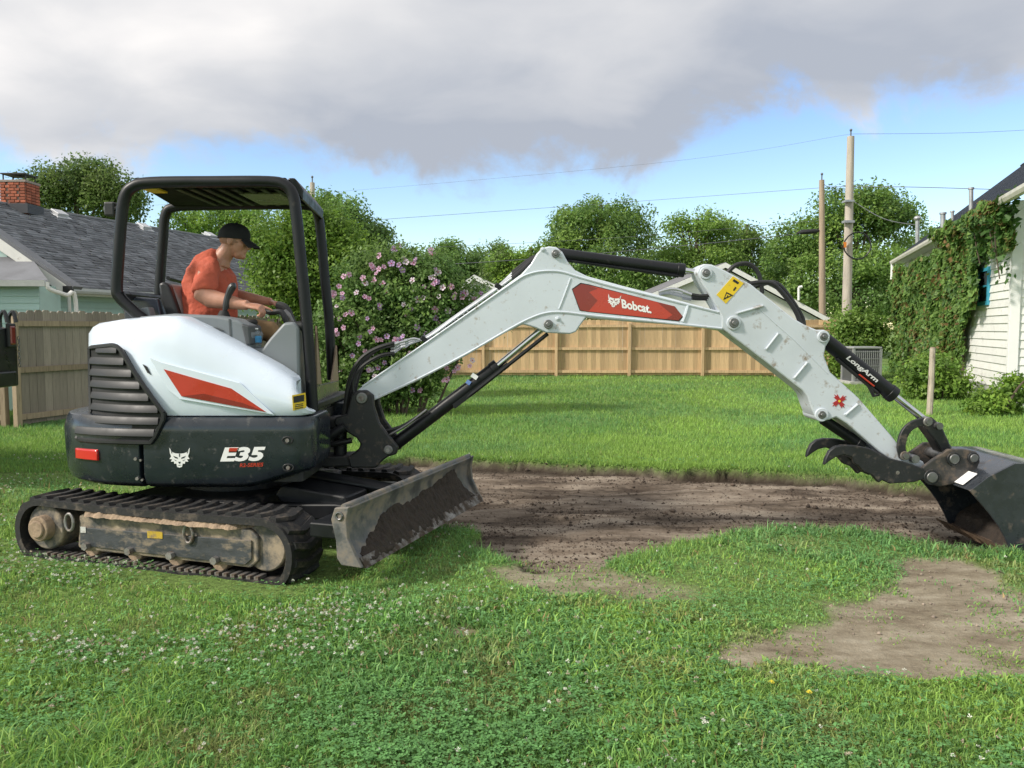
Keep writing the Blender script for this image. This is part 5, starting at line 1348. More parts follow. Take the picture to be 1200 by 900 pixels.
# seat
seat = None
SY0, SY1 = 5.97, 6.44
m = MB(); m.prism([(194, 333), (200, 331), (206, 334), (214, 356), (219, 372), (205, 376), (196, 352)], 6.1, SY0, SY1); seat = m.build('seat', mat('seat_vinyl', (.020, .021, .024), .45, var=.15), EX, smooth=40, bevel=.035, seg=3)
m = MB(); m.prism([(199, 333), (206, 333), (216, 354), (219, 370), (211, 370), (203, 348)], 6.1, SY0 + .05, SY1 - .05); m.build('seat_insert', mat('seat_grey', (.23, .235, .24), .6), seat, smooth=40, bevel=.03, seg=3)
m = MB(); m.prism([(208, 375), (275, 378), (278, 388), (208, 392)], 6.1, SY0, SY1); m.build('seat_cushion', mat('seat_vinyl', (.02, .021, .024), .45), seat, smooth=40, bevel=.03, seg=3)
m = MB(); m.prism([(210, 392), (270, 390), (272, 425), (210, 425)], 6.1, SY0 + .05, SY1 - .05); m.build('seat_base', M_BLKPL, seat, smooth=0, bevel=.02)
# joystick on the near console: boot and hand grip
def joystick(px, py, Y, sc, name='joystick'):
    base = at(px, py, Y)
    m = MB(); m.tube([base - Vector((0, 0, .06)), base - Vector((0, 0, .02)), base + Vector((.005, 0, .03))], [.06, .052, .028], 12); o = m.build(name, mat('rubber_boot', (.016, .016, .017), .7), EX)
    m = MB(); m.tube(spline([base, base + Vector((.02, 0, .07)) * sc, base + Vector((.035, 0, .14)) * sc, base + Vector((.072, 0, .215)) * sc, base + Vector((.10, 0, .225)) * sc], 4), [.013, .014, .016, .02, .023, .024, .024, .023, .023, .024, .026, .028, .029, .029, .027, .024, .018], 10); m.build('grip', mat('grip_plastic', (.030, .031, .034), .4), o)
    return o
joystick(262, 369, 5.82, .92)
# bellows boot and front hand controls
m = MB(); b = at(294, 385, 5.80); m.tube([b + Vector((0, 0, -.07 + i * .017)) for i in range(9)], [.058, .066, .055, .062, .050, .056, .046, .050, .038], 14); m.build('bellows', mat('rubber_boot', (.016, .016, .017), .7), EX)
m = MB(); m.tube(spline([at(336, 378, 5.95), at(330, 366, 5.95), at(318, 366, 5.96), at(312, 364, 6.0)], 4), .022, 8); m.build('travel_lever', M_BLKPL, EX)
m = MB(); m.tube(spline([at(345, 380, 6.2), at(336, 362, 6.22), at(326, 358, 6.25)], 4), [.02, .022, .024, .026, .028, .03, .032, .034, .034], 8); m.build('travel_lever', M_BLKPL, EX)
m = MB(); m.tube(spline([at(345, 383, 6.05), at(340, 372, 6.05), at(333, 365, 6.06)], 4), [.016] * 5 + [.022] * 4, 8); m.build('travel_lever', M_PIN, EX)

# ---- canopy
NY, FY = 5.65, 6.72
def frame(pts, Y):
    m = MB(); m.tube(pxpath(pts, Y, 5), .040, 14); return m.build('canopy_frame', M_BLACK, EX, smooth=50)
frame([(168, 374), (158, 366), (141, 349), (137, 338), (139, 300), (142, 260), (146, 232), (156, 219), (178, 214), (250, 213), (315, 213), (334, 217), (343, 228), (347, 250), (352, 300), (358, 360), (363, 420), (367, 492)], NY)
frame([(190, 376), (187, 350), (188, 320), (191, 280), (194, 252), (204, 243), (240, 241), (330, 240), (360, 241), (371, 247), (376, 275), (381, 330), (386, 380), (389, 445)], FY)
for (a, b, r) in (((197, 326, FY - .4), (216, 331, FY - .05), .016), ((140, 345, NY), (187, 350, FY), .035)):
    m = MB(); m.cyl(at(*a), at(*b), r, 10); m.build('canopy_crossbar', M_BLACK, EX)
zr = at(250, 213, NY).z
def rp(x, y, z): return Vector((x, y, z))
XR0, XR1, XN1, XN0 = at(204, 243, FY).x, at(366, 243, FY).x, at(336, 214, NY).x, at(158, 214, NY).x
m = MB(); m.extrude([rp(XN0, NY - .01, zr - .012), rp(XN1, NY - .01, zr - .012), rp(XR1, FY + .01, zr - .012), rp(XR0, FY + .01, zr - .012)], (0, 0, .04)); roof = m.build('canopy_roof', mat('canopy_matte', (.007, .0075, .008), .75, spec=.15), EX, smooth=0, bevel=.01)
for k in range(8):
    x = XN0 + .30 + k * .10; m = MB(); m.box((x - .06, 6.15, zr - .024), (.035, .75, .022)); m.build('roof_rib', M_BLKPL, roof, smooth=0, bevel=.006)
m = MB(); m.box((XN1 - .28, 6.2, zr - .030), (.30, .5, .012)); m.build('roof_window', mat('tinted_roof_window', (.16, .16, .11), .3, var=.1), roof, smooth=0)
m = MB(); m.box((XN0 + .06, 5.82, zr - .030), (.11, .18, .012)); m.build('roof_sticker', M_YEL, roof, smooth=0)
# dropped visor at the front of the roof
vf = [at(334, 210, NY), at(352, 209, NY), at(376, 225, NY + .35), at(380, 238, FY), at(372, 246, FY)]
m = MB(); m.extrude([rp(XN1 + .0, NY + .02, zr + .03), rp(XN1 + .05, NY + .02, zr + .032), rp(XN1 + .10, NY + .05, zr - .04), rp(XN1 + .095, NY + .05, zr - .12), rp(XN1 + .02, NY + .02, zr - .05)], (XR1 - XN1 - .01, FY - NY - .04, 0)); m.build('roof_visor', M_BLACK, EX, smooth=0, bevel=.012)
# rear work light on a bracket
c = at(132, 246, NY + .15); m = MB(); m.box(c, (.075, .11, .10)); wl = m.build('work_light', M_BLKPL, EX, smooth=0, bevel=.012)
m = MB(); m.cyl(c + Vector((-.036, 0, 0)), c + Vector((-.044, 0, 0)), .04, 14); m.build('lens', mat('lamp_glass', (.4, .42, .44), .1), wl)
m = MB(); m.cyl(c, at(140, 243, NY + .06), .015, 8); m.build('bracket', M_BLACK, wl)
# front lower panel and its rail
a, b = at(369, 452, NY + .05), at(396, 446, FY)
m = MB(); m.extrude([at(371, 492, NY + .06), at(398, 480, FY), at(397, 446, FY), at(371, 452, NY + .06)], (-.02, 0, 0)); fp = m.build('front_panel', mat('olive_panel', (.105, .105, .085), .3, var=.1), EX, smooth=0, bevel=.006)
st = at(393, 467, FY - .2); m = MB(); m.extrude([st + Vector((.022, -.06, -.05)), st + Vector((.022, .03, -.05)), st + Vector((.022, .03, .04)), st + Vector((.022, -.06, .04))], (.004, 0, 0)); m.build('warning_sticker', M_YEL, fp, smooth=0)
m = MB(); m.extrude([at(372, 450, NY + .07), at(377, 450, NY + .25), at(372, 382, NY + .07), at(371, 382, NY + .07)], (-.015, 0, 0)); m.build('front_gusset', mat('tan_panel', (.26, .20, .14), .5), EX, smooth=0)
m = MB(); m.extrude([at(397, 446, FY - .02), at(389, 448, FY - .22), at(395, 405, FY - .02), at(397, 405, FY - .02)], (-.015, 0, 0)); m.build('front_gusset', MATS['tan_panel'], EX, smooth=0)
m = MB(); m.cyl(at(338, 382, 5.66), at(364, 382, 5.66), .034, 12); m.build('front_stay', M_BLKPL, EX)

# ---- swing casting
def plates(poly, Y, w, t, name, m_, bevel=.01, mid=None):
    m = MB()
    for s in (-1, 1): m.prism(poly, Y - w, Y + s * w - t / 2, Y + s * w + t / 2)
    return m.build(name, m_, EX, smooth=30, bevel=bevel)
cast = [(412, 463), (419, 457.5), (430, 457), (438, 463), (439, 476), (445, 495), (455, 509), (467, 523), (465, 532), (455, 535), (448, 540), (441, 548), (411, 548), (408, 535), (420, 527), (423, 520), (418, 513), (392, 497), (393, 489), (407, 485)]
m = MB(); m.prism(cast, BY - .13, BY - .15, BY - .10); m.prism(cast, BY - .13, BY + .10, BY + .15); sw = m.build('swing_casting', M_CAST, EX, smooth=30, bevel=.012)
m = MB(); m.prism([(409, 488), (436, 490), (446, 512), (452, 528), (441, 546), (412, 546), (410, 536), (424, 526), (422, 512), (409, 500)], BY - .1, BY - .098, BY + .098); m.build('casting_web', M_CAST, sw, smooth=0)
for (px, py, r) in ((424, 466.5, .042), (455, 527, .034)):
    c = at(px, py, BY - .15); m = MB(); m.cyl((c.x, BY - .165, c.z), (c.x, BY + .165, c.z), r, 18); p_ = m.build('pin', M_PIN, sw, bevel=.006)
    m = MB(); m.cyl((c.x, BY - .18, c.z), (c.x, BY - .164, c.z), r * .5, 6); m.build('pin_bolt', M_STEEL, sw)
m = MB(); m.prism([(366, 493), (400, 489), (410, 492), (410, 500), (380, 504), (366, 504)], BY - .12, BY - .12, BY + .12); m.build('swing_bracket', M_CAST, EX, smooth=0, bevel=.012)
m = MB(); m.prism([(366, 536), (412, 534), (412, 547), (366, 548)], BY - .12, BY - .12, BY + .12); m.build('swing_bracket', M_CAST, EX, smooth=0, bevel=.012)
m = MB(); m.cyl(at(399, 488, BY), at(399, 548, BY), .05, 16); m.build('swing_pin', M_CAST, EX)
m = MB(); m.cyl(at(372, 520, BY - .22), at(404, 500, BY - .2), .035, 12); m.build('swing_cylinder', M_BLACK, EX)
m = MB(); m.cyl(at(366, 525, BY - .1), at(412, 516, BY - .1), .022, 10); m.build('hydraulic_hose', M_HOSE, EX)

# ---- boom
boom_poly = [(414.5, 466), (417, 459), (423, 454), (500, 400), (580, 344), (596, 332), (611, 321), (622, 309), (629, 297), (635, 291), (643, 288.5), (652, 289.5), (659, 295), (665, 306), (674, 316.5), (688, 323.5), (730, 335), (777, 347), (822, 359), (848, 366), (862, 370), (868, 377), (866, 385), (858, 389), (846, 387), (810, 381.5), (750, 377.5), (700, 373.5), (687, 372), (681, 380), (675, 389), (668, 391.5), (640, 390), (627, 384), (613, 380), (580, 396), (546, 417), (490, 446), (437, 470), (427, 475), (418, 474)]
BW = .105
m = MB(); m.prism(boom_poly, BY - BW, BY - BW, BY + BW); boom = m.build('boom', M_BOOM, EX, smooth=30, bevel=.010)
BF = BY - BW                                                  # near face
def bead(pts, parent, m_, Y, r=.009, name='weld_bead'):
    m = MB(); m.tube(pxpath(pts, Y, 5), r, 6); return m.build(name, m_, parent)
bead([(425, 453), (500, 401.5), (580, 346), (600, 332.5), (613, 324), (628, 319), (645, 317.5), (660, 319), (680, 325), (720, 336), (777, 350), (842, 366)], boom, M_BOOM, BF)
bead([(438, 468), (490, 444), (546, 415), (600, 384), (624, 372), (642, 366.5), (662, 366), (700, 370.5), (760, 376), (846, 385)], boom, M_BOOM, BF)
bead([(668.5, 326), (662, 344), (655, 362)], boom, M_BOOM, BF, .007)
bead([(806, 358), (804, 366), (800, 377)], boom, M_BOOM, BF, .012)
dec = [(671, 339.5), (681, 332.6), (691, 334.4), (790, 358.8), (799.5, 370.4), (795, 375.5), (690, 365), (680, 363.5)]
def fdec(poly, name, m_, parent, Yf, d): 
    b = MB(); b.prism(poly, Yf, Yf - d, Yf + .003); return b.build(name, m_, parent, smooth=0)
ctr = (735, 354)
fdec([(ctr[0] + (x - ctr[0]) * 1.015, ctr[1] + (y - ctr[1]) * 1.06) for x, y in dec], 'decal_border', M_KDEC, boom, BF, .0012)
dp = fdec(dec, 'boom_decal', M_RED, boom, BF, .0024)
fdec([(671, 339.5), (681, 332.6), (691, 334.4), (700, 338), (690, 342), (700, 352), (690, 364), (680, 363.5)], 'decal_stripe', M_RED2, boom, BF, .0034)
fdec([(770, 354), (790, 358.8), (799.5, 370.4), (795, 375.5), (780, 374), (788, 369)], 'decal_stripe', M_RED2, boom, BF, .0034)
px_text('Bobcat.', (729, 361), (763.5, 367.5), 10.5, BF, M_WDEC, boom, bold=.035, d=.0045, upv=at(729, 350, BF) - at(730.2, 361, BF))
cat_head(719.5, 352.5, 7.6, BF - .003, boom, M_RED2, tilt=-.13)
def pin(px, py, Y, r, w, parent, m_=M_PIN, collar=None):
    c = at(px, py, Y); m = MB()
    if collar: k = MB(); k.cyl((c.x, Y - .014, c.z), (c.x, 2 * BY - Y + .014, c.z), collar, 22); k.build('pin_collar', parent.data.materials[0], parent, bevel=.004)
    m.cyl((c.x, Y - w, c.z), (c.x, 2 * BY - Y + w, c.z), r, 18); m.cyl((c.x, Y - w - .012, c.z), (c.x, Y - w + .001, c.z), r * .55, 6)
    return m.build('pin', m_, parent, bevel=.004)
pin(651, 297.5, BF, .030, .02, boom); pin(636, 292.5, BF, .018, .006, boom, M_BOOM); pin(642.5, 380, BF, .034, .02, boom); pin(653.5, 373.5, BF, .018, .006, boom, M_BOOM)
# cylinders
def cyl2(p0, p1, p2, rb, rr, Y, name, parent=EX, m_=M_BLACK):
    a, b, c = at(*p0, Y), at(*p1, Y), at(*p2, Y)
    m = MB(); d = (b - a).normalized(); m.tube([a, b], rb, 22); m.tube([b - d * .05, b + d * .006], rb * 1.12, 22); o = m.build(name, m_, parent, bevel=.004)
    m = MB(); m.tube([b - d * .04, c], rr, 14); m.build('rod', M_CHROME, o)
    m = MB(); m.cyl((c.x, Y - rr * 1.6, c.z), (c.x, Y + rr * 1.6, c.z), rr * 1.5, 16); m.build('rod_eye', m_, o)
    return o
ac = cyl2((648, 297), (801, 317), (826, 320), .046, .022, BY, 'arm_cylinder')
m = MB(); m.tube([at(665, 305.5, BY - .04), at(795, 324, BY - .04)], .010, 6); m.build('oil_pipe', M_BLACK, ac)
bc = cyl2((457, 525), (583, 429), (642, 380), .050, .024, BY, 'boom_cylinder')
m = MB(); m.tube([at(532, 477, BY - .03), at(560, 456, BY - .05), at(642, 391, BY - .05)], .015, 8); m.build('rod_guard', M_BLACK, bc)
m = MB(); m.extrude([at(530, 474, BY - .055), at(533, 479, BY - .055), at(597, 430, BY - .055), at(594, 425, BY - .055)], (0, .05, 0)); m.build('guard_plate', M_BLACK, bc, smooth=0)
m = MB(); m.tube(pxpath([(452, 505), (470, 500), (487, 490), (497, 483), (500, 480)], BY - .06, 4), .013, 8); m.build('oil_pipe', M_HOSE, bc)
m = MB(); m.tube(pxpath([(452, 512), (475, 499), (495, 484), (500, 480)], BY - .07, 4), .010, 8); m.build('oil_pipe', M_PIN, bc)
m = MB(); c = at(556, 441, BY - .05); m.box(c, (.05, .02, .032), Matrix.Rotation(.6, 3, 'Y')); m.build('label_plate', M_WDEC, bc, smooth=0)
m = MB(); c = at(549, 448, BY - .05); m.box(c, (.035, .02, .03), Matrix.Rotation(.6, 3, 'Y')); m.build('label_plate', mat('blue_label', (.15, .25, .55), .5), bc, smooth=0)

# ---- arm
arm_poly = [(816.5, 319), (819, 312.5), (825, 309.3), (834, 309.8), (848, 316), (864, 324.5), (880, 333), (930, 373), (942, 380), (957, 386.5), (966, 386.5), (972, 391), (973, 398), (968, 406), (966, 417), (973, 436), (1006, 466), (1046, 512), (1058, 528), (1082, 541), (1087, 549), (1082, 557), (1072, 557), (1060, 548), (1031, 530), (992, 496), (980, 489), (972, 492), (962, 494), (955, 488), (950, 476), (946, 464), (940, 457), (900, 426), (853, 390), (846, 384), (846, 372), (840, 359), (831, 344), (823, 332)]
AW = .118
m = MB(); m.prism(arm_poly, BY - AW, BY - AW, BY + AW); arm = m.build('arm', M_ARMP, EX, smooth=30, bevel=.010)
AF = BY - AW
pin(827, 320, AF, .030, .018, arm, collar=.046); pin(859.5, 378.5, AF, .036, .022, arm, collar=.052); pin(964.7, 394.5, AF, .030, .02, arm, collar=.045); pin(962.5, 486, AF, .030, .02, arm, collar=.050)
bead([(888, 360), (905, 376), (930, 398), (950, 418), (970, 438)], arm, M_ARMP, AF, .004)
for (a, b) in (((864, 367), (894, 358.5)), ((898, 409), (912, 391)), ((931, 443), (946, 425)), ((991, 486), (1005, 474))):
    m = MB(); p, q = at(*a, AF - .010), at(*b, AF - .010); m.tube([p, q], .009, 8)
    for k in (p, q): m.cyl(k, k + Vector((0, .02, 0)), .009, 8)
    m.build('grab_bar', M_ARMP, arm)
ws = fdec([(839.5, 345.5), (859, 323.5), (871.5, 332), (850.5, 356)], 'warning_sticker', M_YEL, arm, AF, .003)
fdec([(847.5, 351.5), (851, 342), (859, 346)], 'warning_triangle', M_KDEC, arm, AF, .0045)
fdec([(849.5, 348.8), (851.6, 344.2), (855.8, 346.4)], 'warning_triangle_fill', M_YEL, arm, AF, .0055)
fdec([(851.4, 347.5), (852.1, 345.8), (853.4, 346.5), (852.4, 347.9)], 'warning_mark', M_KDEC, arm, AF, .0065)
fdec([(860, 327), (866, 331), (864.5, 333.2), (858.2, 329.4)], 'warning_mark', M_KDEC, arm, AF, .0045)
fdec([(861.5, 336), (863, 337.2), (860, 341), (858.6, 340)], 'warning_mark', M_KDEC, arm, AF, .0045)
star = []
for k in range(4):
    c0 = math.radians(45 + 90 * k + 8)
    for (da, r) in ((-.62, 3.0), (-.34, 8.2), (-.12, 6.6), (.0, 10.2), (.16, 6.8), (.36, 8.6)): star.append((983.5 + r * math.cos(c0 + da), 470 + r * math.sin(c0 + da)))
fdec(star, 'star_emblem', mat('deep_red', (.36, .02, .025), .4), arm, AF, .003)
fdec([(983.5 + 1.5 * math.cos(a), 470 + 1.5 * math.sin(a)) for a in np.linspace(0, 5.5, 8)], 'emblem_centre', M_YEL, arm, AF, .0045)
# bucket cylinder with lettering
kc = cyl2((966, 398), (1047, 463), (1086, 494), .056, .026, BY, 'bucket_cylinder')
p0, p1 = at(990, 421.5, BY - .058), at(1026, 450, BY - .058); u = (p1 - p0); un = u.normalized(); vv = Vector((-un.z, 0, un.x))
text('LongArm', p0 - Vector((0, .001, 0)), un, vv, .046, mat('soft_white', (.6, .6, .6), .5), kc, bold=.03, shear=.2, width=u.length)
m = MB(); m.extrude([p0 + un * .16 - vv * .022, p0 + un * .30 - vv * .022, p0 + un * .30 - vv * .013, p0 + un * .16 - vv * .013], (0, .02, 0)); m.build('red_underline', M_RED, kc, smooth=0)
m = MB(); m.tube([at(980, 420, BY - .02), at(1005, 441, BY - .02), at(1028, 460, BY - .02)], .014, 8); m.tube([at(1016, 448, BY - .02), at(1024, 464, BY - .02), at(1030, 462, BY - .02)], .014, 8); m.build('oil_pipe', M_HOSE, kc)

# ---- bucket links
def arc_link(pts, Y, r, name, parent=EX):
    P = pxpath(pts, Y, 6); L_, R_ = [], []
    for i in range(len(P)):
        t = (P[min(i + 1, len(P) - 1)] - P[max(i - 1, 0)]).normalized(); n = Vector((-t.z, 0, t.x)); L_.append(P[i] + n * r); R_.append(P[i] - n * r)
    m = MB(); m.extrude(L_ + R_[::-1], (0, .03, 0)); return m.build(name, M_CAST, parent, smooth=30, bevel=.006)
for y in (BY - .165, BY + .135):
    l = arc_link([(1060, 536), (1057, 524), (1061, 508), (1071, 498), (1086, 494)], y, .030, 'bucket_link')
    for (px, py) in ((1060, 534), (1087, 494)):
        c = at(px, py, y); m = MB(); m.cyl((c.x, y - .012, c.z), (c.x, y + .042, c.z), .034, 16); m.build('link_boss', M_STEEL, l, bevel=.004)
        m = MB(); m.cyl((c.x, y - .03, c.z), (c.x, y + .03, c.z), .021, 14); m.build('link_pin', M_PIN, l)
m = MB(); m.prism([(1083, 488), (1093, 490), (1103, 500), (1114, 524), (1118, 538), (1108, 540), (1094, 516), (1082, 500)], BY - .05, BY - .07, BY + .07); hl_ = m.build('h_link', M_CAST, EX, smooth=30, bevel=.012)
m = MB(); c = at(1100, 499, BY - .09); m.cyl((c.x, BY - .11, c.z), (c.x, BY + .11, c.z), .026, 14); m.build('link_pin', M_PIN, hl_)
m = MB(); c = at(1060, 534, BY); m.cyl((c.x, BY - .17, c.z), (c.x, BY + .17, c.z), .03, 14); m.build('link_pin', M_PIN, hl_)

# ---- bucket: side outline in (x, z) metres, opening toward the machine
def bucket():
    y0, y1 = 5.62, 6.44
    q = lambda px, py: (at(px, py, y0).x, at(px, py, y0).z)
    A = q(1136, 575); Bk = q(1189, 543)
    shell = [A, (3.36, .505), Bk, (3.76, .60), (3.95, .54), (4.06, .40), (4.06, .24), (3.98, .10), (3.84, .0), (3.66, -.05), q(1185, 648)]
    t = .018
    # rounded shell sheet from the hinge lip round to the cutting edge
    S = np.array(shell); c = S.mean(0); inn = c + (S - c) * .955
    m = MB(); pts = [tuple(p) for p in S] + [tuple(p) for p in inn[::-1]]
    m.extrude([Vector((x, y0, z)) for x, z in pts], (0, y1 - y0, 0)); b = m.build('bucket', M_BUCK, EX, smooth=30, bevel=.004)
    lip = [q(1149, 590), q(1160, 603), q(1170, 617), q(1178, 632)]
    side = [(x, z) for x, z in shell] + lip[::-1]
    for y in (y0 - .006, y1 - .012):
        k = MB(); k.extrude([Vector((x, y, z)) for x, z in side], (0, .018, 0)); k.build('side_plate', M_BUCK, b, smooth=0, bevel=.004)
    k = MB(); k.extrude([Vector((x, y0 + .014, z)) for x, z in [tuple(p) for p in (c + (S - c) * .95)] + [tuple(p) for p in (c + (S - c) * .945)[::-1]]], (0, y1 - y0 - .03, 0)); k.build('bucket_inside', M_BUCKIN, b, smooth=30)
    e = q(1185, 648); k = MB(); k.extrude([Vector((e[0] - .05, y0 - .008, e[1] + .03)), Vector((e[0] - .035, y0 - .008, e[1] - .015)), Vector((e[0] + .10, y0 - .008, e[1] - .05)), Vector((e[0] + .10, y0 - .008, e[1] - .01))], (0, y1 - y0 + .016, 0)); k.build('cutting_edge', mat('muddy_edge', (.13, .09, .06), .7, .3, var=.3, bump=.2), b, smooth=0)
    for i in range(5):
        y = y0 + .06 + i * (y1 - y0 - .12) / 4
        k = MB(); k.extrude([Vector((e[0] - .12, y - .03, e[1] + .065)), Vector((e[0] - .02, y - .04, e[1] + .025)), Vector((e[0] - .02, y - .04, e[1] - .02)), Vector((e[0] - .11, y - .03, e[1] + .045))], (0, .07, 0)); k.build('tooth', MATS['muddy_edge'], b, smooth=0)
    # soil lying inside
    k = MB(); R = []
    for y in np.linspace(y0 + .03, y1 - .03, 14):
        h = float(fbm(np.array([y]), np.array([0.]), 6, 431)[0]); R.append([Vector((3.56, y, -.03)), Vector((3.62, y, .04 + .06 * h)), Vector((3.78, y, .12 + .08 * h)), Vector((3.93, y, .16 + .05 * h)), Vector((3.95, y, .09)), Vector((3.7, y, -.02))])
    k.rings(R); lump(k.build('soil_load', M_SOILB, b, smooth=60), .06, .04)
    # stiffening plate and white sticker on the top sheet
    a_, b_ = Vector((A[0], 0, A[1])), Vector((3.36, 0, .505)); d = (b_ - a_).normalized(); n = Vector((-d.z, 0, d.x))
    st = [a_ + d * .02 + n * .010, a_ + d * .15 + n * .010]
    k = MB(); k.add([Vector((p.x, y, p.z)) for p in st for y in (5.72, 5.92)], [(0, 1, 3, 2)]); k.extrude([Vector((st[0].x, 5.80, st[0].z)), Vector((st[1].x, 5.80, st[1].z)), Vector((st[1].x, 5.98, st[1].z)), Vector((st[0].x, 5.98, st[0].z))], n * .003)
    k = MB(); k.extrude([Vector((st[0].x, 5.72, st[0].z)), Vector((st[1].x, 5.72, st[1].z)), Vector((st[1].x, 5.96, st[1].z)), Vector((st[0].x, 5.96, st[0].z))], n * .003); k.build('white_sticker', M_WDEC, b, smooth=0)
    # ears that take the pins
    ear = [(1080, 547), (1092, 538), (1110, 526), (1130, 526), (1143, 529), (1147, 540), (1140, 556), (1120, 566), (1100, 570), (1086, 566), (1079, 557)]
    for y in (BY - .19, BY + .155):
        k = MB(); k.prism(ear, BY - .17, y, y + .035); k.build('bucket_ear', mat('ear_steel', (.055, .052, .050), .5, .3, var=.3, dirt=((.17, .13, .10), .28, 10), bump=.1), b, smooth=0, bevel=.008)
    for (px, py, r) in ((1117, 537.5, .036), (1140, 536.5, .030), (1091, 559, .040)):
        cc = at(px, py, BY - .19); k = MB(); k.cyl((cc.x, BY - .215, cc.z), (cc.x, BY + .215, cc.z), r, 18); k.build('pin', M_PIN, b, bevel=.005)
        k = MB(); k.cyl((cc.x, BY - .205, cc.z), (cc.x, BY - .188, cc.z), r * 1.45, 18); k.build('pin_collar', M_CAST, b, bevel=.004)
bucket()
# ---- thumb
th = [(966, 545.5), (967.5, 538), (972, 529), (979, 523.5), (988, 521.5), (1003, 522), (1018, 525), (1042, 537), (1063, 542), (1083, 549), (1088, 560), (1072, 565), (1043, 567), (1034, 563), (1030, 566), (1022, 557), (1012, 553), (1006, 546), (1001, 543), (999, 536), (990, 533), (981, 535), (973, 540)]
for i, y in enumerate((BY - .20, BY + .155)):
    m = MB(); m.prism(th, BY - .2, y, y + .045); t = m.build('thumb_tine', M_CAST, EX, smooth=30, bevel=.007)
    if i == 0:
        c = at(1052, 554, y); m = MB(); m.cyl((c.x, y - .002, c.z), (c.x, y + .01, c.z), .014, 12); m.build('hole', M_STEEL, t)
m = MB(); m.prism([(1010, 530), (1040, 540), (1062, 548), (1060, 560), (1036, 556), (1010, 542)], BY - .15, BY - .156, BY + .156); m.build('thumb_crossplate', M_CAST, EX, smooth=0, bevel=.008)
tcy = cyl2((964, 491), (1010, 522), (1030, 534), .040, .02, BY, 'thumb_cylinder')

# ---- hoses
def hose(pts, r=.014, name='hydraulic_hose', m_=M_HOSE, Y=BY): 
    m = MB(); m.tube(pxpath(pts, Y, 6), r, 8); return m.build(name, m_, EX)
for k in range(4):
    y = BY - .08 + k * .05; d = k * 3
    hose([(398 + d, 505, y), (404 + d, 478, y), (409 + d, 448, y), (420 + d, 424 - d * .3, y), (438 + d, 410 - d * .4, y), (462 + d * .5, 402 + d * .4, y)], .016)
hose([(416, 470, BY - .1), (414, 448, BY - .1), (424, 430, BY - .1), (445, 417, BY - .1), (462, 414, BY - .1)], .013)
for k in range(3):
    y = BY - .07 + k * .05
    hose([(458, 404 + k * 4, y), (470, 401 + k * 3, y), (484, 397 + k * 2, y), (500, 396 - k, y), (540, 368 - k, y), (580, 340 - k, y), (594, 330 - k * 2, y), (603, 323 - k * 3, y)], .0095, 'steel_pipe', M_ZINC)
    hose([(600, 326 - k * 3, y), (611, 317 - k * 3, y), (626, 303 - k, y), (642, 297, y)], .014)
    m = MB(); m.tube([at(462, 404 + k * 4, y), at(468, 401.5 + k * 3, y)], .016, 8); m.tube([at(474, 400 + k * 3, y), at(478, 399 + k * 2, y)], .015, 8); m.build('hose_fitting', M_ZINC, EX)
for (px, py) in ((498, 397), (584, 336)):
    m = MB(); m.box(at(px, py, BY), (.05, .17, .035), Matrix.Rotation(.6, 3, 'Y')); m.build('pipe_clamp', M_BLACK, EX, smooth=0, bevel=.006)
for k in range(3):
    y = BY - .07 + k * .06
    hose([(772, 342 + k, y), (784, 339 + k * 2, y), (796, 340 + k * 3, y), (812, 346 + k * 2, y)], .012, 'steel_pipe', M_ZINC)
    hose([(808, 345 + k * 2, y), (822, 347 + k * 1.5, y), (836, 344 + k * 2, y), (846, 330, y)], .014)
    m = MB(); m.tube([at(800, 342 + k * 3, y), at(810, 345.5 + k * 2, y)], .0185, 8); m.build('hose_fitting', M_ZINC, EX)
hose([(852, 320, BY + .05), (862, 311, BY + .05), (876, 309, BY + .05), (887, 317, BY + .05), (892, 332, BY + .05), (893, 344, BY + .05)], .017)
hose([(876, 333, BY - .03), (892, 331, BY - .03), (906, 333, BY - .03), (920, 347, BY - .03), (932, 364, BY - .03), (938, 379, BY - .03)], .018)
hose([(884, 336, BY + .06), (902, 331, BY + .06), (914, 335, BY + .06), (928, 352, BY + .06), (940, 372, BY + .06), (942, 382, BY + .06)], .018)

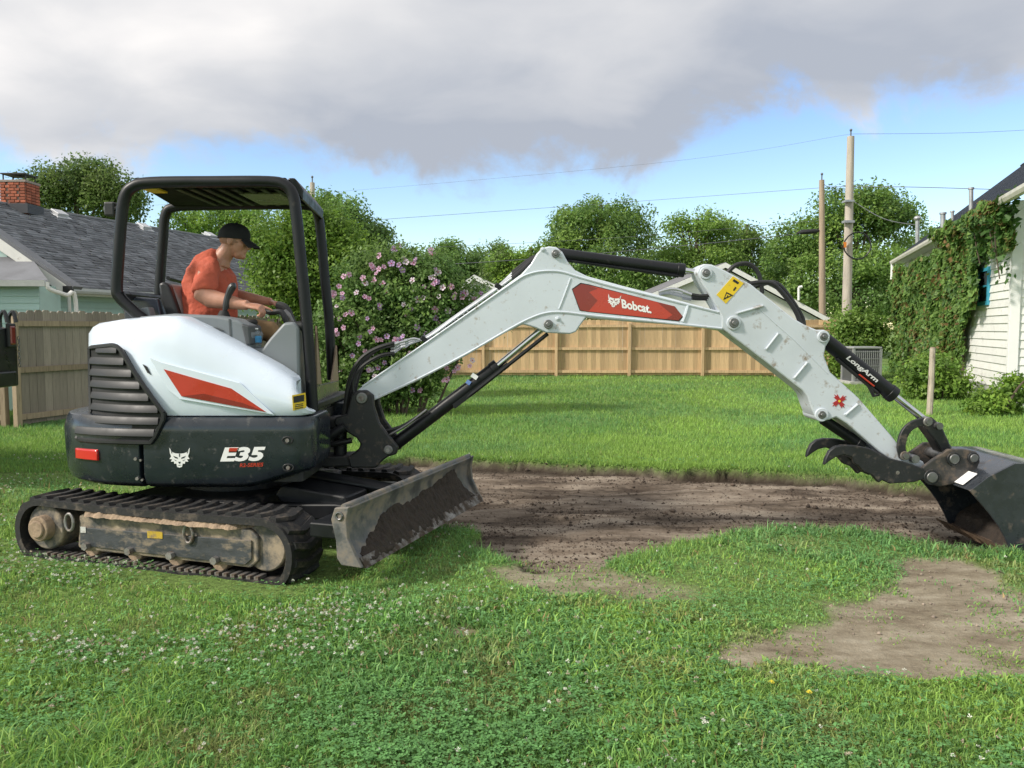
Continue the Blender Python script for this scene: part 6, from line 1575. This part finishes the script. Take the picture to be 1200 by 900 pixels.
# ---------------------------------------------------------------- the driver
def ellipse_limb(m, pts, n=18):
    """pts: (px, py, Y, in-plane radius, sideways radius)"""
    C = [at(p[0], p[1], p[2]) for p in pts]; R = []
    for i, p in enumerate(pts):
        t = (C[min(i + 1, len(C) - 1)] - C[max(i - 1, 0)]).normalized(); side = Vector((0, 1, 0)); side = (side - t * side.dot(t)).normalized(); f = t.cross(side)
        R.append([C[i] + f * (p[3] * math.cos(a)) + side * (p[4] * math.sin(a)) for a in np.linspace(0, 2 * math.pi, n, endpoint=False)])
    m.rings(R); return m
def remesh(o, vox, smooth=4, fac=.5):
    r = o.modifiers.new('remesh', 'REMESH'); r.mode = 'VOXEL'; r.voxel_size = vox; r.use_smooth_shade = True
    s = o.modifiers.new('smooth', 'SMOOTH'); s.iterations = smooth; s.factor = fac
    return o
def driver():
    PY = 6.20
    base = at(245, 385, PY)
    root = thing('person', base, 'person in orange t-shirt and black cap seated at the excavator controls', 'person')
    skin = mat('skin', (.48, .24, .165), .5, var=.16, vscale=14, sss=.08, bump=.05, bscale=120)
    b = MB()
    # head: skull, brow, cheeks, jaw, chin, nose, lips, ear
    tilt = Matrix.Rotation(.22, 3, 'Y')
    hc = at(275.0, 282, PY)
    def H(x, y, z): return hc + tilt @ Vector((x, y, z))
    def HB(c, r, nu=16, nv=10): b.ball(H(*c), r, nu, nv, tilt)
    HB((-.008, 0, .022), (.108, .080, .105), 20, 14); HB((.030, 0, -.030), (.068, .066, .088)); HB((.048, 0, -.088), (.052, .048, .044)); HB((.082, 0, -.104), (.026, .028, .024))
    HB((.086, 0, .022), (.022, .052, .016)); HB((.058, -.036, -.022), (.036, .026, .034)); HB((.058, .036, -.022), (.036, .026, .034))
    b.tube([H(.094, 0, .014), H(.110, 0, -.014), H(.122, 0, -.032), H(.100, 0, -.042)], [.010, .013, .017, .013], 10)
    HB((.112, -.012, -.036), (.012, .010, .009)); HB((.112, .012, -.036), (.012, .010, .009))
    HB((.092, 0, -.062), (.017, .026, .0075)); HB((.090, 0, -.074), (.016, .024, .0085))
    for s in (-1, 1):
        b.ball(H(-.010, s * .079, -.010), (.020, .010, .034), 10, 8, tilt @ Matrix.Rotation(.15, 3, 'Y')); b.ball(H(-.004, s * .081, -.034), (.010, .008, .012), 8, 6, tilt)
    # neck, trunk, arms
    ellipse_limb(b, [(257, 309, PY, .080, .105), (261, 301, PY, .066, .070), (267, 293, PY, .062, .064), (272, 285, PY, .060, .062)])
    ellipse_limb(b, [(240, 385, PY, .15, .17), (243, 360, PY, .17, .17), (245, 335, PY, .16, .18), (250, 312, PY, .11, .17), (255, 304, PY, .06, .09)])
    for near_ in (1, 0):
        if near_:
            A = [(244, 316, 6.00, .072, .064), (240, 332, 5.94, .070, .060), (238.5, 345, 5.90, .074, .060), (247, 350, 5.885, .070, .056), (258, 352, 5.87, .060, .052), (272, 354.5, 5.855, .050, .043), (284, 357, 5.845, .038, .033), (290, 357.5, 5.84, .037, .030)]
        else:
            A = [(256, 316, 6.40, .068, .06), (262, 330, 6.46, .062, .054), (268, 343, 6.48, .060, .05), (280, 347, 6.45, .053, .047), (296, 350, 6.41, .043, .038), (312, 353, 6.38, .033, .028), (318, 354, 6.37, .033, .027)]
        ellipse_limb(b, A, 16)
    # hands: palm and five jointed fingers each
    def hand(wr, fwd, upv, side, curl, sc=1.0, point=False):
        f = Vector(fwd).normalized(); u = Vector(upv); u = (u - f * u.dot(f)).normalized(); s = f.cross(u) * side
        P = lambda a, c, d: Vector(wr) + f * a * sc + s * c * sc + u * d * sc
        # palm slab
        R = []
        for (a, w, t, d) in ((-.015, .026, .018, 0), (.02, .034, .017, 0), (.055, .041, .016, .002), (.088, .040, .013, .002)):
            R.append([P(a, w * math.cos(x), d + t * math.sin(x)) for x in np.linspace(0, 2 * math.pi, 14, endpoint=False)])
        b.rings(R)
        for k, (c, ln, r) in enumerate(((-.031, .070, .0092), (-.010, .078, .0096), (.011, .072, .0092), (.031, .056, .0082))):
            cu = curl * (1 if not (point and k == 0) else .12) * (1 + .08 * k); ang = 0.12; p = P(.080, c, .001); pts = [p]
            for sg, fr in enumerate((.42, .32, .26)):
                ang += cu * (.55 if sg == 0 else .75); p = p + (f * math.cos(ang) - u * math.sin(ang)) * ln * fr * sc + s * c * .06 * sc; pts.append(p)
            b.tube(spline(pts, 3), [r * sc * (1.05 - .028 * i) for i in range(10)], 9); b.ball(pts[-1], r * sc * .78, 8, 6)
        t0 = P(.012, -.026, -.004); t1 = P(.040, -.050, -.014); t2 = P(.066, -.054, -.026); t3 = P(.086, -.046, -.034)
        b.tube(spline([t0, t1, t2, t3], 3), [.0145 * sc, .014 * sc, .0135 * sc, .013 * sc, .0125 * sc, .0118 * sc, .0112 * sc, .0106 * sc, .0102 * sc, .0098 * sc], 9); b.ball(t3, .0096 * sc, 8, 6)
    hand(at(289, 357.5, 5.84), (1, 0.02, -.20), (.15, -.35, 1), 1, 1.0, 1.2, True)
    hand(at(317, 354, 6.37), (1, -.08, -.28), (.2, .3, 1), -1, .95, 1.02)
    body = b.build('body', skin, root); remesh(body, .0058, 3, .5)
    # eyes and brows
    for s in (-1, 1):
        e = MB(); e.ball(H(.084, s * .033, .002), (.011, .013, .008), 10, 8, tilt); e.build('eye', mat('eye', (.10, .07, .06), .2), body)
        e = MB(); e.tube([H(.096, s * .014, .020), H(.094, s * .036, .024), H(.078, s * .056, .018)], .0045, 6); e.build('eyebrow', mat('eyebrow', (.09, .055, .035), .8), body)
    # close cropped hair below the cap
    h = MB(); h.ball(H(-.013, 0, .010), (.106, .0815, .085), 20, 12, tilt); h.build('cropped_hair', mat('cropped_hair', (.33, .18, .125), .75, var=.2, vscale=60, bump=.2, bscale=300), body)
    # cap: crown, band, bill, button
    cm = mat('cap_cloth', (.010, .0105, .013), .85, var=.15, bump=.15, bscale=300)
    c = MB(); R = []
    for k in range(9):
        ph = k / 8 * math.pi / 2; rr = math.cos(ph) ** .75 if k < 8 else .02; z = .020 + .112 * math.sin(ph)
        R.append([H(-.010 + .121 * rr * math.cos(a), .092 * rr * math.sin(a), z - (.012 if k == 0 else 0) + .018 * math.cos(a) * (1 - k / 8)) for a in np.linspace(0, 2 * math.pi, 22, endpoint=False)])
    c.rings(R); cap = c.build('cap', cm, body, smooth=60)
    c = MB(); c.ball(H(-.01, 0, .133), (.012, .012, .006), 8, 6, tilt); c.build('cap_button', cm, body)
    c = MB(); top, bot = [], []
    for a in np.linspace(-1.15, 1.15, 13):
        for (L_, rad) in ((top, 0), ): pass
    rows = []
    for j in range(7):
        q = j / 6
        rows.append([H(.100 - .018 * (1 - math.cos(a)) * 2 + q * (.098 * math.cos(a * .75)), .086 * math.sin(a) * (1 - .12 * q), .034 - .036 * q - .020 * math.sin(a) ** 2 - .006 * q * q) for a in np.linspace(-1.25, 1.25, 15)])
    n = 15; vs_ = [p for r in rows for p in r]; vs2 = [p - tilt @ Vector((0, 0, .006)) for p in vs_]; fs = []
    for j in range(6):
        for k in range(n - 1):
            fs.append((j * n + k, j * n + k + 1, (j + 1) * n + k + 1, (j + 1) * n + k)); o_ = 7 * n; fs.append((o_ + j * n + k, o_ + (j + 1) * n + k, o_ + (j + 1) * n + k + 1, o_ + j * n + k + 1))
    ring = [k for k in range(n)] + [j * n + n - 1 for j in range(1, 7)] + [6 * n + k for k in range(n - 2, -1, -1)] + [j * n for j in range(5, 0, -1)]
    for i in range(len(ring)): a_, b_ = ring[i], ring[(i + 1) % len(ring)]; fs.append((a_, 7 * n + a_, 7 * n + b_, b_))
    c.add(vs_ + vs2, fs); c.build('cap_bill', cm, body, smooth=50)
    # t-shirt with sleeves
    sh = MB()
    ellipse_limb(sh, [(241, 387, PY, .195, .20), (243.5, 372, PY, .205, .205), (246, 352, PY, .21, .205), (246, 333, PY, .200, .208), (247, 319, PY, .165, .215), (249.5, 309, PY, .125, .195), (254, 303, PY, .088, .125), (257.5, 299.5, PY, .070, .085)], 24)
    ellipse_limb(sh, [(247, 312, 6.08, .080, .08), (243.5, 318, 6.00, .088, .078), (241, 329, 5.95, .088, .076), (240, 339, 5.915, .092, .080), (240, 343, 5.905, .090, .078)], 18)
    ellipse_limb(sh, [(252, 312, 6.32, .080, .08), (257, 320, 6.42, .085, .075), (262, 331, 6.46, .082, .07), (266, 339, 6.475, .082, .068)], 18)
    tm = mat('orange_tshirt', (.50, .105, .060), .88, var=.12, vscale=10, bump=.6, bscale=14)
    shirt = sh.build('t_shirt', tm, body); remesh(shirt, .010, 3, .5)
    tx = bpy.data.textures.new('cloth_folds', 'CLOUDS'); tx.noise_scale = .11; tx.noise_depth = 3
    dsp = shirt.modifiers.new('folds', 'DISPLACE'); dsp.texture = tx; dsp.strength = .05; dsp.mid_level = .5
    # trousers and boots
    tr = MB()
    for y in (6.06, 6.36):
        ellipse_limb(tr, [(225, 386, 6.12 if y < 6.2 else 6.28, .105, .10), (262, 388, y, .098, .095), (300, 387, y, .085, .085), (318, 388, y, .075, .075), (324, 396, y, .072, .072), (323, 415, y, .062, .066), (320, 440, y, .058, .062), (318, 456, y, .060, .064)])
    ellipse_limb(tr, [(222, 382, PY, .15, .19), (235, 383, PY, .16, .20), (248, 384, PY, .13, .19)])
    t = tr.build('trousers', mat('tan_trousers', (.30, .19, .095), .85, var=.12, vscale=10, bump=.3, bscale=12), body); remesh(t, .012, 3)
    for y in (6.06, 6.36):
        s = MB(); p = at(320, 458, y); s.ball(p + Vector((.06, 0, -.02)), (.14, .05, .045), 14, 8); s.tube([p + Vector((0, 0, -.03)), p + Vector((0, 0, .08))], .055, 12); q = s.build('boot', mat('boot_leather', (.07, .045, .03), .6), body); remesh(q, .012, 2)
driver()

# ---------------------------------------------------------------- water bottle on the cowl shelf
def bottle():
    b = at(300.5, 407.2, 5.70); top = at(300.5, 384.5, 5.70); h = top.z - b.z
    root = thing('water_bottle', b, 'small clear water bottle with blue label beside the grey console', 'bottle')
    g = bpy.data.materials.new('clear_plastic'); g.use_nodes = True; p = g.node_tree.nodes['Principled BSDF']
    p.inputs['Base Color'].default_value = (.85, .92, .96, 1); p.inputs['Roughness'].default_value = .06; p.inputs['Transmission Weight'].default_value = .9; p.inputs['IOR'].default_value = 1.2
    prof = [(.0, 0), (.030, .002), (.033, .012), (.033, .24), (.031, .26), (.033, .28), (.033, .62), (.030, .70), (.020, .84), (.0125, .90), (.0125, .95)]
    m = MB(); m.rings([[b + Vector((r * math.cos(a) * 1.08, r * math.sin(a) * 1.08, z * h if z > .02 else z)) for a in np.linspace(0, 2 * math.pi, 20, endpoint=False)] for r, z in prof[1:]]); m.build('bottle_body', g, root, smooth=50)
    m = MB(); m.rings([[b + Vector((.0368 * math.cos(a), .0368 * math.sin(a), z)) for a in np.linspace(0, 2 * math.pi, 20, endpoint=False)] for z in (.26 * h, .60 * h)], cap=False); m.build('label_band', mat('blue_band', (.05, .28, .55), .4, var=.3, vscale=60), root, smooth=60)
    m = MB(); m.cyl(b + Vector((0, 0, h * .93)), b + Vector((0, 0, h * 1.0)), .0155, 14); m.build('screw_cap', M_WDEC, root, bevel=.002)
bottle()
